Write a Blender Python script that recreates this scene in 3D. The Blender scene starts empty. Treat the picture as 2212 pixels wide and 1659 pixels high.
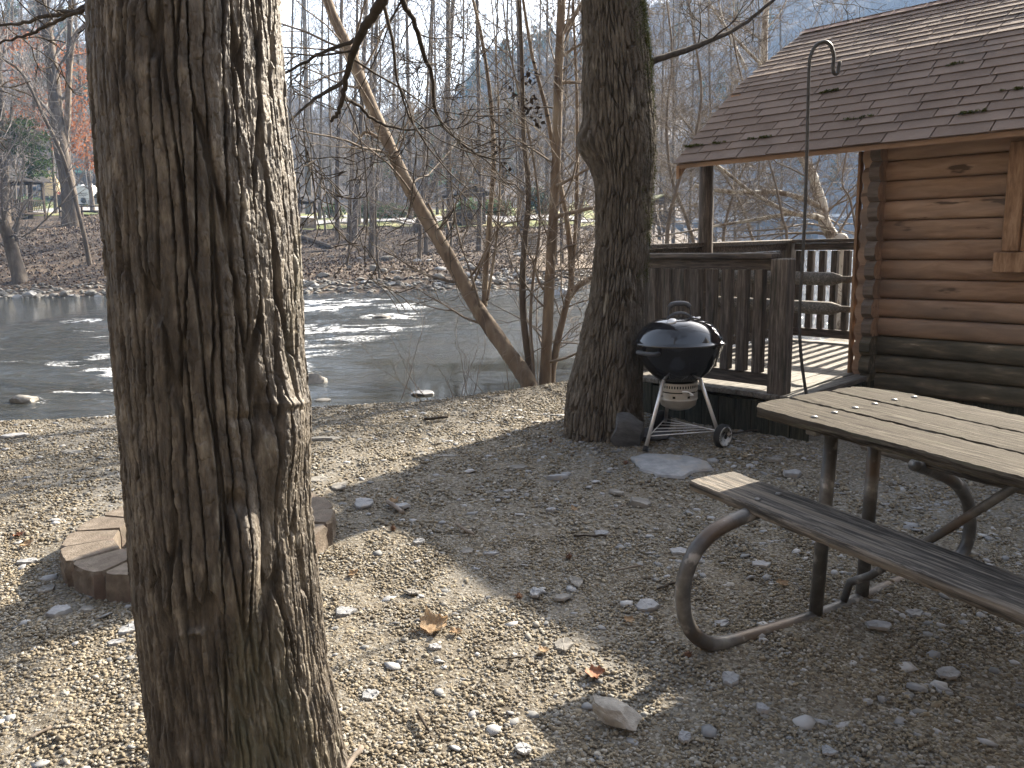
import bpy, math, random
import numpy as np
from mathutils import Vector, Matrix, Quaternion

# ------------------------------------------------------------------ camera, light, exposure
SC = bpy.context.scene
COL = SC.collection
rad = math.radians
PITCH, ROLL, CAM_H = rad(10.3), rad(1.35), 1.42
FPX, PCX, PCY = 1719.0, 1106.0, 829.5            # focal length and centre in pixels of a 2212 px wide picture
fw = Vector((0, math.cos(PITCH), -math.sin(PITCH)))
up0 = Vector((0, math.sin(PITCH), math.cos(PITCH)))
rt0 = Vector((1, 0, 0))
rt = math.cos(ROLL)*rt0 - math.sin(ROLL)*up0
up = math.cos(ROLL)*up0 + math.sin(ROLL)*rt0
CAM = Vector((0, 0, CAM_H))
cam = bpy.data.cameras.new('camera')
cam.sensor_width = 36.0
cam.lens = FPX/2212*36.0
cam.clip_start, cam.clip_end = 0.05, 3000
co = bpy.data.objects.new('camera', cam)
COL.objects.link(co)
co.matrix_world = Matrix(((rt.x, up.x, -fw.x, 0), (rt.y, up.y, -fw.y, 0), (rt.z, up.z, -fw.z, CAM_H), (0, 0, 0, 1)))
SC.camera = co

SUN_AZ, SUN_EL = 43.0, 30.0                      # azimuth from +Y towards +X
world = bpy.data.worlds.new('World')
SC.world = world
world.use_nodes = True
nt = world.node_tree
for n in list(nt.nodes): nt.nodes.remove(n)
wo = nt.nodes.new('ShaderNodeOutputWorld')
bg = nt.nodes.new('ShaderNodeBackground')
sky = nt.nodes.new('ShaderNodeTexSky')
sky.sky_type = 'NISHITA'
sky.sun_disc = False
sky.sun_elevation = rad(SUN_EL)
sky.sun_rotation = rad(SUN_AZ)
sky.altitude = 300
sky.air_density, sky.dust_density, sky.ozone_density = 1.0, 3.5, 1.0
bg.inputs['Strength'].default_value = 0.128
hs = nt.nodes.new('ShaderNodeHueSaturation')
hs.inputs['Saturation'].default_value = 0.5              # sky colour desaturated so its light is less blue
nt.links.new(sky.outputs[0], hs.inputs['Color'])
nt.links.new(hs.outputs[0], bg.inputs[0])
nt.links.new(bg.outputs[0], wo.inputs[0])
sl = bpy.data.lights.new('sun', 'SUN')
sl.energy = 5.0
sl.angle = rad(0.53)
sl.color = (1.0, 0.89, 0.73)
so = bpy.data.objects.new('sun', sl)
COL.objects.link(so)
sd = Vector((math.sin(rad(SUN_AZ))*math.cos(rad(SUN_EL)), math.cos(rad(SUN_AZ))*math.cos(rad(SUN_EL)), math.sin(rad(SUN_EL))))
so.rotation_euler = sd.to_track_quat('Z', 'Y').to_euler()
so.location = sd*50
SC.view_settings.view_transform = 'Standard'
SC.view_settings.look = 'None'
SC.view_settings.exposure = 2.15
SC.view_settings.gamma = 1.0
SC.render.engine = 'CYCLES'
SC.cycles.max_bounces = 8
SC.cycles.transparent_max_bounces = 16
SC.cycles.volume_bounces = 1
SC.cycles.use_denoising = True
SC.cycles.use_adaptive_sampling = False
SC.cycles.sample_clamp_indirect = 6.0
SC.render.filter_size = 1.3

# ------------------------------------------------------------------ helpers
rng = random.Random(7)
nr = np.random.default_rng(11)

def ray(x, y):
    return (fw*FPX + rt*(x-PCX) - up*(y-PCY))/FPX
def at(x, y, Y):                                 # the point seen at a pixel, at distance Y in front
    d = ray(x, y); return CAM + d*(Y/d.y)
def atz(x, y, z=0.0):
    d = ray(x, y); return CAM + d*((z-CAM_H)/d.z)

def h3(ix, iy, iz, seed):
    n = (ix*374761393 + iy*668265263 + iz*2147483647 + seed*1274126177) & 0xFFFFFFFF
    n = ((n ^ (n >> 13))*1274126177) & 0xFFFFFFFF
    n = ((n ^ (n >> 16))*2246822519) & 0xFFFFFFFF
    return ((n ^ (n >> 15)) & 0xFFFFFF)/float(0xFFFFFF)
def vnoise(p, seed=0):
    p = np.asarray(p, dtype=np.float64)
    i = np.floor(p).astype(np.int64); f = p-i
    f = f*f*(3-2*f)
    r = 0
    for dx in (0, 1):
        for dy in (0, 1):
            for dz in (0, 1):
                w = (f[..., 0] if dx else 1-f[..., 0])*(f[..., 1] if dy else 1-f[..., 1])*(f[..., 2] if dz else 1-f[..., 2])
                r = r + w*h3(i[..., 0]+dx, i[..., 1]+dy, i[..., 2]+dz, seed)
    return r
def fbm(p, octs=4, seed=0):
    p = np.asarray(p, dtype=np.float64)
    a, s, t = 0.5, 0.0, 0.0
    for o in range(octs):
        s = s + a*vnoise(p*(2**o), seed+o*17); t += a; a *= .5
    return s/t
def sstep(a, b, x):
    t = np.clip((x-a)/(b-a), 0, 1); return t*t*(3-2*t)

OFF = {}
def np_mesh(name, v, quads=None, tris=None):
    me = bpy.data.meshes.new(name)
    v = np.asarray(v, dtype=np.float32)
    nq = 0 if quads is None else len(quads); ntz = 0 if tris is None else len(tris)
    me.vertices.add(len(v)); me.vertices.foreach_set('co', v.ravel())
    loops, starts = [], []
    if nq: loops.append(np.asarray(quads, dtype=np.int32).ravel()); starts.append(np.arange(nq, dtype=np.int32)*4)
    if ntz: loops.append(np.asarray(tris, dtype=np.int32).ravel()); starts.append(np.arange(ntz, dtype=np.int32)*3+nq*4)
    loops = np.concatenate(loops); starts = np.concatenate(starts)
    me.loops.add(len(loops)); me.loops.foreach_set('vertex_index', loops)
    me.polygons.add(nq+ntz); me.polygons.foreach_set('loop_start', starts)
    me.update(calc_edges=True)
    return me
def smooth(me, on=True):
    me.polygons.foreach_set('use_smooth', np.full(len(me.polygons), on)); me.update()
def link(name, me, mat, parent=None, sm=False, loc=None):
    o = bpy.data.objects.new(name, me); COL.objects.link(o)
    if mat is not None: me.materials.append(mat)
    if sm: smooth(me)
    if parent is not None: o.parent = parent
    if loc is not None: o.location = loc
    return o

class MB:
    """collects shapes into one mesh"""
    def __init__(s): s.v = []; s.f = []
    def add(s, vs, fs):
        n = len(s.v); s.v += [tuple(p) for p in vs]; s.f += [tuple(i+n for i in f) for f in fs]
        return s
    def box(s, c, d, m=None, taper=0.0):
        x, y, z = d[0]/2, d[1]/2, d[2]/2
        vs = [Vector((sx*x*(1-taper*(sz > 0)), sy*y*(1-taper*(sz > 0)), sz*z)) for sz in (-1, 1) for sy in (-1, 1) for sx in (-1, 1)]
        if m is not None: vs = [m @ p for p in vs]
        c = Vector(c)
        return s.add([p+c for p in vs], [(0, 2, 3, 1), (4, 5, 7, 6), (0, 1, 5, 4), (2, 6, 7, 3), (0, 4, 6, 2), (1, 3, 7, 5)])
    def bevbox(s, c, d, b=0.004, m=None):
        """box with chamfered edges"""
        hx, hy, hz = d[0]/2, d[1]/2, d[2]/2
        b = min(b, hx*.9, hy*.9, hz*.9)
        vs = []
        for sx in (-1, 1):
            for sy in (-1, 1):
                for sz in (-1, 1):
                    vs += [Vector((sx*(hx-b), sy*(hy-b), sz*hz)), Vector((sx*(hx-b), sy*hy, sz*(hz-b))), Vector((sx*hx, sy*(hy-b), sz*(hz-b)))]
        if m is not None: vs = [m @ p for p in vs]
        c = Vector(c); vs = [p+c for p in vs]
        def i(a, b_, c_, k): return ((a > 0)*4+(b_ > 0)*2+(c_ > 0))*3+k
        fs = []
        for q in (-1, 1):
            fs.append([i(-1, -1, q, 0), i(1, -1, q, 0), i(1, 1, q, 0), i(-1, 1, q, 0)][::(1 if q > 0 else -1)])
            fs.append([i(-1, q, -1, 1), i(1, q, -1, 1), i(1, q, 1, 1), i(-1, q, 1, 1)][::(1 if q < 0 else -1)])
            fs.append([i(q, -1, -1, 2), i(q, 1, -1, 2), i(q, 1, 1, 2), i(q, -1, 1, 2)][::(1 if q > 0 else -1)])
        for p in (-1, 1):
            for q in (-1, 1):
                fs.append([i(-1, p, q, 0), i(-1, p, q, 1), i(1, p, q, 1), i(1, p, q, 0)][::(1 if p*q > 0 else -1)])
                fs.append([i(p, -1, q, 0), i(p, 1, q, 0), i(p, 1, q, 2), i(p, -1, q, 2)][::(-1 if p*q > 0 else 1)])
                fs.append([i(p, q, -1, 1), i(p, q, -1, 2), i(p, q, 1, 2), i(p, q, 1, 1)][::(1 if p*q < 0 else -1)])
        for a in (-1, 1):
            for b_ in (-1, 1):
                for c_ in (-1, 1):
                    fs.append([i(a, b_, c_, 0), i(a, b_, c_, 1), i(a, b_, c_, 2)][::(-1 if a*b_*c_ > 0 else 1)])
        return s.add(vs, fs)
    def tube(s, pts, radii, n=8, cap=True, squash=1.0):
        pts = [Vector(p) for p in pts]
        if not hasattr(radii, '__len__'): radii = [radii]*len(pts)
        base = len(s.v); prev = None
        for k, p in enumerate(pts):
            t = (pts[min(k+1, len(pts)-1)]-pts[max(k-1, 0)])
            if t.length < 1e-9: t = Vector((0, 0, 1))
            t.normalize()
            if prev is None:
                a = t.orthogonal().normalized() if abs(t.z) < .95 else (Vector((1, 0, 0))-t*t.x).normalized()
            else:
                a = (prev-t*prev.dot(t)); a = a.normalized() if a.length > 1e-6 else t.orthogonal().normalized()
            prev = a; b = t.cross(a)
            for j in range(n):
                g = 2*math.pi*j/n
                s.v.append(tuple(p+(a*math.cos(g)+b*math.sin(g)*squash)*radii[k]))
        for k in range(len(pts)-1):
            for j in range(n):
                q = base+k*n; s.f.append((q+j, q+(j+1) % n, q+n+(j+1) % n, q+n+j))
        if cap:
            s.f.append(tuple(base+j for j in range(n))[::-1]); s.f.append(tuple(base+(len(pts)-1)*n+j for j in range(n)))
        return s
    def lathe(s, prof, c=(0, 0, 0), n=48, m=None):
        base = len(s.v); c = Vector(c)
        for r, z in prof:
            for j in range(n):
                g = 2*math.pi*j/n
                p = Vector((r*math.cos(g), r*math.sin(g), z))
                s.v.append(tuple((m @ p if m is not None else p)+c))
        for k in range(len(prof)-1):
            for j in range(n):
                q = base+k*n; s.f.append((q+j, q+(j+1) % n, q+n+(j+1) % n, q+n+j))
        if prof[0][0] > 1e-6: s.f.append(tuple(base+j for j in range(n))[::-1])
        if prof[-1][0] > 1e-6: s.f.append(tuple(base+(len(prof)-1)*n+j for j in range(n)))
        return s
    def prism(s, poly, z0, z1, m=None, c=(0, 0, 0)):
        n = len(poly); c = Vector(c)
        vs = [Vector((p[0], p[1], z0)) for p in poly]+[Vector((p[0], p[1], z1)) for p in poly]
        if m is not None: vs = [m @ p for p in vs]
        vs = [p+c for p in vs]
        return s.add(vs, [tuple(range(n))[::-1], tuple(range(n, 2*n))]+[(i, (i+1) % n, n+(i+1) % n, n+i) for i in range(n)])
    def build(s, name, mat, parent=None, sm=False, loc=None, sub=None):
        """loc: where the object's origin goes (vertices given in the same space); sub: offset taken off the vertices"""
        me = bpy.data.meshes.new(name)
        o_ = Vector(loc) if loc is not None else (Vector(sub) if sub is not None else None)
        vs = s.v if o_ is None else [(p[0]-o_.x, p[1]-o_.y, p[2]-o_.z) for p in s.v]
        me.from_pydata(vs, [], s.f); me.update()
        return link(name, me, mat, parent, sm, loc)

def auto_smooth(o, ang=35):
    me = o.data; smooth(me)
    me.set_sharp_from_angle(angle=rad(ang))
def tag(o, label=None, cat=None, group=None, kind=None):
    if label: o['label'] = label
    if cat: o['category'] = cat
    if group: o['group'] = group
    if kind: o['kind'] = kind
    return o
def thing(name, label, cat, loc=(0, 0, 0), rotz=0.0, group=None):
    o = bpy.data.objects.new(name, None); COL.objects.link(o)
    o.empty_display_size = .1; o.location = loc; o.rotation_euler = (0, 0, rotz)
    return tag(o, label, cat, group)
def copy_tree(o, parent=None):
    c = o.copy(); COL.objects.link(c)
    if parent is not None:
        c.parent = parent
    for ch in list(o.children): copy_tree(ch, c)
    return c

# ------------------------------------------------------------------ materials
TONE = dict(gravel=.5, pebble=.62, chip=.62, slate=.66, stone=.75, paver=.72, bark=.54, bark_moss=.72, table_top=.22, bench=.8, leaf=.75, leaf_red=.75, leaf_bank=.34, litter=.36, twig=.9, twig_far=1.15,
            trunk_far=.95, trunk_tan=.85, sycamore=.8, deck=.62, pipe=.62, lawn=.8, road=.85, dirt_path=.6, wheel_white=.7, bolt=.3, cream=.8, rust=.8, log=1.35, trim=1.15, shingle=1.35, rail=1.2, rail_up=1.2, moss=.7, branch=.8, white=.8, canvas=1.3)
def mat(name, stops, scale=5.0, vec=(1, 1, 1), detail=6, rough=.8, bump=0.0, bscale=None, bvec=None, dist=.02, distort=0.0,
        spec=.3, metal=0.0, kind='noise', coat=0.0, rvar=0.0, island=0.0, spots=None, coord='Object', nrough=.6, trans=0.0):
    """procedural surface: colour ramp over noise, optional per-piece tint, bump, and a second ramp of spots"""
    tone = TONE.get(name, 1.0); stops = [(p, tuple(x*tone for x in c)) for p, c in stops]
    m = bpy.data.materials.new(name); m.use_nodes = True
    t = m.node_tree; N = t.nodes; L = t.links
    b = N['Principled BSDF']
    tc = N.new('ShaderNodeTexCoord'); mp = N.new('ShaderNodeMapping')
    mp.inputs['Scale'].default_value = vec
    L.new(tc.outputs[coord], mp.inputs[0])
    if kind == 'voronoi':
        nz = N.new('ShaderNodeTexVoronoi'); nz.inputs['Scale'].default_value = scale
        sep = N.new('ShaderNodeSeparateColor'); L.new(mp.outputs[0], nz.inputs['Vector']); L.new(nz.outputs['Color'], sep.inputs[0])
        fac = sep.outputs[0]
    else:
        nz = N.new('ShaderNodeTexNoise'); nz.inputs['Scale'].default_value = scale; nz.inputs['Detail'].default_value = detail
        nz.inputs['Roughness'].default_value = nrough; nz.inputs['Distortion'].default_value = distort
        L.new(mp.outputs[0], nz.inputs['Vector']); fac = nz.outputs[0]
    if island:
        geo = N.new('ShaderNodeNewGeometry'); mx = N.new('ShaderNodeMix'); mx.data_type = 'FLOAT'
        mx.inputs[0].default_value = island
        L.new(fac, mx.inputs[2]); L.new(geo.outputs['Random Per Island'], mx.inputs[3]); fac = mx.outputs[0]
    rp = N.new('ShaderNodeValToRGB'); L.new(fac, rp.inputs[0])
    e = rp.color_ramp.elements
    while len(e) > 1: e.remove(e[-1])
    e[0].position = stops[0][0]; e[0].color = (*stops[0][1], 1)
    for p, c in stops[1:]:
        q = e.new(p); q.color = (*c, 1)
    colour = rp.outputs[0]
    if spots:
        for (sc_, lo, hi, c, amt) in spots:
            n2 = N.new('ShaderNodeTexNoise'); n2.inputs['Scale'].default_value = sc_; n2.inputs['Detail'].default_value = 5
            L.new(mp.outputs[0], n2.inputs['Vector'])
            mr = N.new('ShaderNodeMapRange'); mr.inputs[1].default_value = lo; mr.inputs[2].default_value = hi; mr.inputs[4].default_value = amt
            L.new(n2.outputs[0], mr.inputs[0])
            mm = N.new('ShaderNodeMix'); mm.data_type = 'RGBA'
            L.new(mr.outputs[0], mm.inputs[0]); L.new(colour, mm.inputs[6]); mm.inputs[7].default_value = (*c, 1); colour = mm.outputs[2]
    L.new(colour, b.inputs['Base Color'])
    b.inputs['Roughness'].default_value = rough; b.inputs['Metallic'].default_value = metal
    b.inputs['Specular IOR Level'].default_value = spec
    if coat: b.inputs['Coat Weight'].default_value = coat; b.inputs['Coat Roughness'].default_value = .04
    if rvar:
        mr = N.new('ShaderNodeMapRange'); mr.inputs[3].default_value = max(.02, rough-rvar); mr.inputs[4].default_value = min(1, rough+rvar)
        L.new(fac, mr.inputs[0]); L.new(mr.outputs[0], b.inputs['Roughness'])
    if bump:
        bp = N.new('ShaderNodeBump'); bp.inputs['Strength'].default_value = bump; bp.inputs['Distance'].default_value = dist
        if bscale or bvec:
            m2 = N.new('ShaderNodeMapping'); m2.inputs['Scale'].default_value = bvec or vec; L.new(tc.outputs[coord], m2.inputs[0])
            n3 = N.new('ShaderNodeTexNoise'); n3.inputs['Scale'].default_value = bscale or scale; n3.inputs['Detail'].default_value = 5
            n3.inputs['Roughness'].default_value = .65
            L.new(m2.outputs[0], n3.inputs['Vector']); L.new(n3.outputs[0], bp.inputs['Height'])
        else:
            L.new(fac, bp.inputs['Height'])
        L.new(bp.outputs[0], b.inputs['Normal'])
    if trans:
        tr = N.new('ShaderNodeBsdfTranslucent'); L.new(colour, tr.inputs[0]); ms = N.new('ShaderNodeMixShader'); ms.inputs[0].default_value = trans
        L.new(b.outputs[0], ms.inputs[1]); L.new(tr.outputs[0], ms.inputs[2]); L.new(ms.outputs[0], N['Material Output'].inputs[0])
    return m
def g(v, w=0.0): return (v*(1+w), v, v*(1-w))

M = {}
M['bark'] = mat('bark', [(.25, (.036, .028, .021)), (.44, (.1, .08, .059)), (.56, (.185, .153, .116)), (.72, (.42, .37, .29))], 34, (1, 1, .3), rough=.62, bump=1.0, bscale=110, bvec=(1, 1, .45), dist=.008, spec=.55,
                spots=[(3, .56, .68, (.085, .085, .04), .5), (14, .63, .7, (.3, .28, .23), .55)])
M['bark_moss'] = mat('bark_moss', [(.22, (.055, .047, .038)), (.42, (.12, .105, .085)), (.56, (.17, .15, .125)), (.75, (.3, .27, .23))], 30, (1, 1, .3), rough=.95, bump=1.0, bscale=90, bvec=(1, 1, .45), dist=.008, spec=.15,
                     spots=[(14, .63, .7, (.3, .28, .23), .5)])
M['moss'] = mat('moss', [(.3, (.06, .072, .018)), (.7, (.13, .14, .04))], 30, rough=.95, bump=.8, bscale=160, dist=.01, spec=.1)
M['branch'] = mat('branch', [(.3, (.035, .028, .022)), (.7, (.085, .07, .055))], 20, (1, 1, .4), rough=.9, bump=.4, spec=.15)
M['twig'] = mat('twig', [(.3, (.13, .105, .085)), (.7, (.24, .205, .17))], 6, rough=.85, spec=.2)
M['twig_far'] = mat('twig_far', [(.3, (.1, .089, .083)), (.7, (.185, .168, .157))], .6, rough=.9, spec=.15)
M['trunk_far'] = mat('trunk_far', [(.3, (.06, .048, .04)), (.55, (.12, .1, .082)), (.75, (.19, .165, .135))], 4, (1, 1, .3), rough=.92, bump=.6, bscale=14, bvec=(1, 1, .2), dist=.05, spec=.15)
M['trunk_tan'] = mat('trunk_tan', [(.3, (.12, .09, .065)), (.5, (.2, .155, .115)), (.7, (.32, .27, .2))], 10, (1, 1, .25), rough=.85, bump=.5, bscale=30, bvec=(1, 1, .2), dist=.01, spec=.2,
                     spots=[(6, .55, .62, (.075, .055, .042), .8)])
M['sycamore'] = mat('sycamore', [(.38, (.16, .125, .095)), (.46, (.3, .26, .21)), (.5, (.55, .52, .46)), (.7, (.62, .6, .54))], 7, (1, 1, .5), rough=.75, bump=.2, dist=.01, spec=.25)

# ------------------------------------------------------------------ terrain
WATER = -0.6
XN, YN = zip(*[(-300, 40), (-60, 12), (-20, 7.7), (-8, 6.75), (-4.1, 6.8), (-.9, 7.22), (.6, 8.15), (2.2, 9.2), (3.7, 10.4), (8, 14), (20, 26), (60, 70), (120, 140), (300, 330)])
XF, YF = zip(*[(-300, 60), (-60, 39), (-25, 35.8), (-15, 34.5), (-6, 33), (2, 34.0), (5, 37), (10, 52), (20, 95), (40, 175), (60, 235), (80, 268), (120, 300), (300, 350)])
def yn(x): return np.interp(x, XN, YN)
def yf(x): return np.interp(x, XF, YF)
RPX, RPY = zip(*[(-600, 60), (0, 130), (200, 160), (450, 210), (600, 260), (750, 300), (900, 310), (1000, 280), (1050, 198), (1150, 168), (1250, 150), (1400, 62), (1500, 38), (1735, 34), (2000, 22), (2300, 10), (2800, 0)])
def terrain(x, y):
    x = np.asarray(x, float); y = np.asarray(y, float)
    d = np.hypot(x, y); u = x/np.maximum(y, 1e-3)
    s = .55*(x-.6)-.83*(y-4.4)
    near = -.042*np.clip(s, 0, 6)
    nd = yn(x)-y                                         # inside the yard when positive
    near = near-.9*sstep(.25, -1.0, nd)+.02*sstep(.2, .9, nd)*0
    sf = y-yf(x)
    L = np.interp(sf, [-6, -1, 0, 4, 22, 32, 60, 80, 115, 180], [-1.1, -.85, -.6, .2, 3.1, 4.2, 6.2, 7.4, 11.4, 20])
    Cc = np.interp(sf, [-6, -1, 0, 3, 23, 32, 46, 76, 130, 180], [-1.1, -.85, -.6, 0., .5, 2.3, 3.4, 5.0, 8, 11])
    Rr = np.interp(sf, [-6, -1, 0, 3, 10, 60, 130, 180], [-1.1, -.85, -.6, 0., 1.0, 4, 8, 10])
    wl = sstep(-.26, -.42, u); wr = sstep(.10, .2, u)
    far = wl*L+(1-wl)*((1-wr)*Cc+wr*Rr)
    far = far+np.where(sf > 1, (fbm(np.stack([x*.25, y*.25, x*0], -1), 3, 5)-.5)*.8*sstep(1, 8, sf), 0)
    px = PCX+FPX*np.clip(u, -1.1, 1.0)
    hor = PCY-FPX*math.tan(PITCH)+(PCX-px)*math.tan(ROLL)
    ridge = np.interp(px, RPX, RPY)+10*(fbm(np.stack([px*.012, px*0, px*0], -1), 3, 9)-.5)
    D = np.interp(px, [0, 900, 1300, 1600], [330, 380, 430, 520])
    zr = CAM_H+(hor-ridge)/FPX*D
    hill = sstep(140, 1.0, d-0)*0+np.clip((d-135)/(D-135), 0, 1.25)**1.3*zr
    hill = hill*sstep(0, 90, sf)
    far = np.where((y > 100) & (sf > 0), np.maximum(far, np.minimum(hill, zr*1.02)+np.minimum(far, 4)*np.clip(1-(d-135)/200, 0, 1)), far)
    w = sstep(0, 1, (y-(yn(x)+np.minimum(3, .5*(yf(x)-yn(x)))))/2.0)
    z = np.where(y < 0, np.where(nd > 0, near, -.9), near*(1-w)+far*w)
    z = z+np.clip(d-10, 0, 75)*.95*sstep(2.0, -6, y)  # added rise behind the camera, blocks sky light from the back
    return z
def tz(x, y): return float(terrain(np.array([x]), np.array([y]))[0])
def hit(px, py, dmin=20.0, dmax=260.0):
    """where the sight line through a pixel meets the land"""
    r = ray(px, py); k = r/r.y
    ys = np.concatenate([np.linspace(dmin, 90, 500), np.linspace(90, dmax, 300)])
    zz = terrain(k.x*ys, ys); zl = CAM_H+k.z*ys
    idx = np.nonzero(zl <= zz)[0]
    Y = ys[idx[0]] if len(idx) else 70.0
    return Vector((k.x*Y, Y, float(terrain(k.x*Y, Y))))

az = np.concatenate([np.arange(-180, -60, 6), np.arange(-60, -36, 1), np.arange(-36, 37, .2), np.arange(37, 61, 1), np.arange(66, 180, 6)])
rr_ = np.concatenate([np.geomspace(.25, 5.5, 70), np.arange(5.6, 13, .12), np.geomspace(13.2, 30, 30), np.arange(30.4, 80, .5), np.geomspace(80.5, 760, 90)])
A, Rg = np.meshgrid(np.radians(az), rr_, indexing='ij')
gx, gy = Rg*np.sin(A), Rg*np.cos(A)
gz = terrain(gx, gy)
nearmask = (gy < yn(gx)) & (Rg < 40)
gz = gz+np.where(nearmask, (fbm(np.stack([gx*2.2, gy*2.2, gx*0], -1), 3, 3)-.5)*.05+(fbm(np.stack([gx*12, gy*12, gx*0], -1), 2, 4)-.5)*.014, 0)
na, nrr = A.shape
idx = np.arange(na*nrr).reshape(na, nrr)
i2 = np.concatenate([idx, idx[:1]], 0)
quads = np.stack([i2[:-1, :-1], i2[1:, :-1], i2[1:, 1:], i2[:-1, 1:]], -1).reshape(-1, 4)[:, ::-1]
V = np.stack([gx, gy, gz], -1).reshape(-1, 3)
qc = V[quads].mean(1)
isnear = (qc[:, 1] < yn(qc[:, 0])+np.minimum(2.0, .5*(yf(qc[:, 0])-yn(qc[:, 0]))))
def sub(sel):
    q = quads[sel]; u_, inv = np.unique(q, return_inverse=True)
    return V[u_], inv.reshape(-1, 4)

M['gravel'] = mat('gravel', [(.0, (.10, .083, .06)), (.3, (.2, .17, .125)), (.6, (.3, .258, .19)), (.85, (.33, .31, .27)), (1, (.5, .46, .38))], 85, kind='voronoi', rough=.9, bump=.9, bscale=95, dist=.012,
                  spots=[(1.3, .52, .7, (.13, .108, .08), .5), (.55, .52, .66, (.24, .23, .21), .45)])
M['leaf_bank'] = mat('leaf_bank', [(0, (.05, .037, .028)), (.35, (.12, .08, .057)), (.7, (.21, .145, .105)), (1, (.38, .29, .21))], 6.5, kind='voronoi', rough=.9, bump=.8, bscale=7, dist=.15,
                     spots=[(.35, .5, .62, (.085, .062, .045), .75), (.9, .58, .7, (.2, .15, .1), .5)])
v_, q_ = sub(isnear & ((qc[:, 1] > -6) | (np.hypot(qc[:, 0], qc[:, 1]) < 10))); o = link('gravel_ground', np_mesh('gravel_ground', v_, q_), M['gravel'], sm=True); tag(o, kind='structure')
v_, q_ = sub(isnear & ~((qc[:, 1] > -6) | (np.hypot(qc[:, 0], qc[:, 1]) < 10))); o = link('added_shade_slope', np_mesh('added_shade_slope', v_, q_), M['leaf_bank'], sm=True); tag(o, kind='structure')  # unseen slope added to darken the ambient light on camera-facing sides
v_, q_ = sub(~isnear); o = link('far_bank', np_mesh('far_bank', v_, q_), M['leaf_bank'], sm=True); tag(o, kind='structure')

def drape(name, x0, x1, nx, s0, s1, ns, lift, m, kind='structure', wob=0.0):
    xs = np.linspace(x0, x1, nx); ss = np.linspace(s0, s1, ns)
    X, S = np.meshgrid(xs, ss, indexing='ij')
    e = (fbm(np.stack([X*.35, S*0, X*0], -1), 3, 21)-.5)*wob
    Yy = yf(X)+S+e
    Z = terrain(X, Yy)+lift
    id_ = np.arange(nx*ns).reshape(nx, ns)
    q = np.stack([id_[:-1, :-1], id_[1:, :-1], id_[1:, 1:], id_[:-1, 1:]], -1).reshape(-1, 4)
    o = link(name, np_mesh(name, np.stack([X, Yy, Z], -1).reshape(-1, 3), q), m, sm=True)
    return tag(o, kind=kind)
M['lawn'] = mat('lawn', [(.3, (.1, .125, .035)), (.5, (.2, .22, .07)), (.7, (.3, .27, .13))], .5, rough=.95, bump=.6, bscale=6, dist=.1, spots=[(.25, .5, .65, (.3, .24, .15), .6)])
M['road'] = mat('road', [(.3, (.27, .26, .25)), (.7, (.42, .41, .4))], 1.2, rough=.9, bump=.3, bscale=20, dist=.02)
drape('lawn', -75, 16, 120, 33.5, 100, 70, .10, M['lawn'], wob=3)
drape('road', -60, 15, 120, 40, 50, 12, .22, M['road'], wob=3)
drape('gravel_drive', -46, -13, 60, 66, 74, 8, .24, M['road'], wob=4)
drape('footpath', 1.2, 4.3, 10, 2.6, 24, 30, .07, mat('dirt_path', [(.3, (.17, .125, .09)), (.7, (.28, .22, .16))], 2, rough=.95, bump=.4, bscale=9, dist=.05), wob=.0)

# ------------------------------------------------------------------ river
xs = np.concatenate([np.geomspace(-320, -15, 26), np.arange(-14.6, 8, .075), np.geomspace(8.2, 330, 40)])
ys = np.concatenate([np.arange(5.6, 16, .045), np.geomspace(16.06, 40, 150), np.geomspace(41, 640, 40)])
X, Y = np.meshgrid(xs, ys, indexing='ij')
fine = sstep(-14.6, -12, X)*sstep(8, 6, X)*sstep(40, 36, Y)*sstep(5.6, 6.2, Y)
dn = Y-yn(X)
riff = sstep(-1.2, -4.5, X)*sstep(.6, 2, dn)*sstep(33, 25, Y)+.55*sstep(15, 18, Y)*sstep(34, 28, Y)*sstep(-13, -6, X)
riff = np.clip(riff, 0, 1)
calm = sstep(.3, 1.5, dn)
P_ = np.stack([X*.9+Y*.15, Y*1.9, X*0], -1)
w1 = fbm(P_, 4, 31)-.5
w2 = 1-np.abs(fbm(P_*np.array([1.6, 1.3, 1]), 3, 35)*2-1)
zw = WATER+fine*((.006+.10*riff+.03*sstep(13, 20, Y))*w1*calm+.055*riff*(w2-.7)*calm)
foam = riff*sstep(.69, .86, w2)*sstep(.40, .56, fbm(np.stack([X*.32, Y*.42, X*0], -1), 3, 40))
foam = np.maximum(foam, .8*sstep(.59, .72, fbm(np.stack([X*.55+9, Y*1.1, X*0], -1), 4, 44))*riff)*fine
id_ = np.arange(X.size).reshape(X.shape)
q = np.stack([id_[:-1, :-1], id_[1:, :-1], id_[1:, 1:], id_[:-1, 1:]], -1).reshape(-1, 4)
me = np_mesh('river', np.stack([X, Y, zw], -1).reshape(-1, 3), q)
at_ = me.attributes.new('foam', 'FLOAT', 'POINT'); at_.data.foreach_set('value', foam.ravel().astype(np.float32))
at_ = me.attributes.new('ripple', 'FLOAT', 'POINT'); at_.data.foreach_set('value', np.clip((.045+.12*sstep(9.0, 7.5, Y)+1.0*np.maximum(riff*.9, sstep(12.5, 16, Y)*.75))*(.45+1.1*sstep(.35, .65, fbm(np.stack([X*.22, Y*.6, X*0], -1), 3, 48))), 0, 1).ravel().astype(np.float32))
mw = bpy.data.materials.new('water'); mw.use_nodes = True
t = mw.node_tree; N = t.nodes; L = t.links; b = N['Principled BSDF']
b.inputs['Roughness'].default_value = .045; b.inputs['IOR'].default_value = 1.33
tc = N.new('ShaderNodeTexCoord'); mp = N.new('ShaderNodeMapping'); mp.inputs['Scale'].default_value = (1.0, 2.3, 1)
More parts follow.
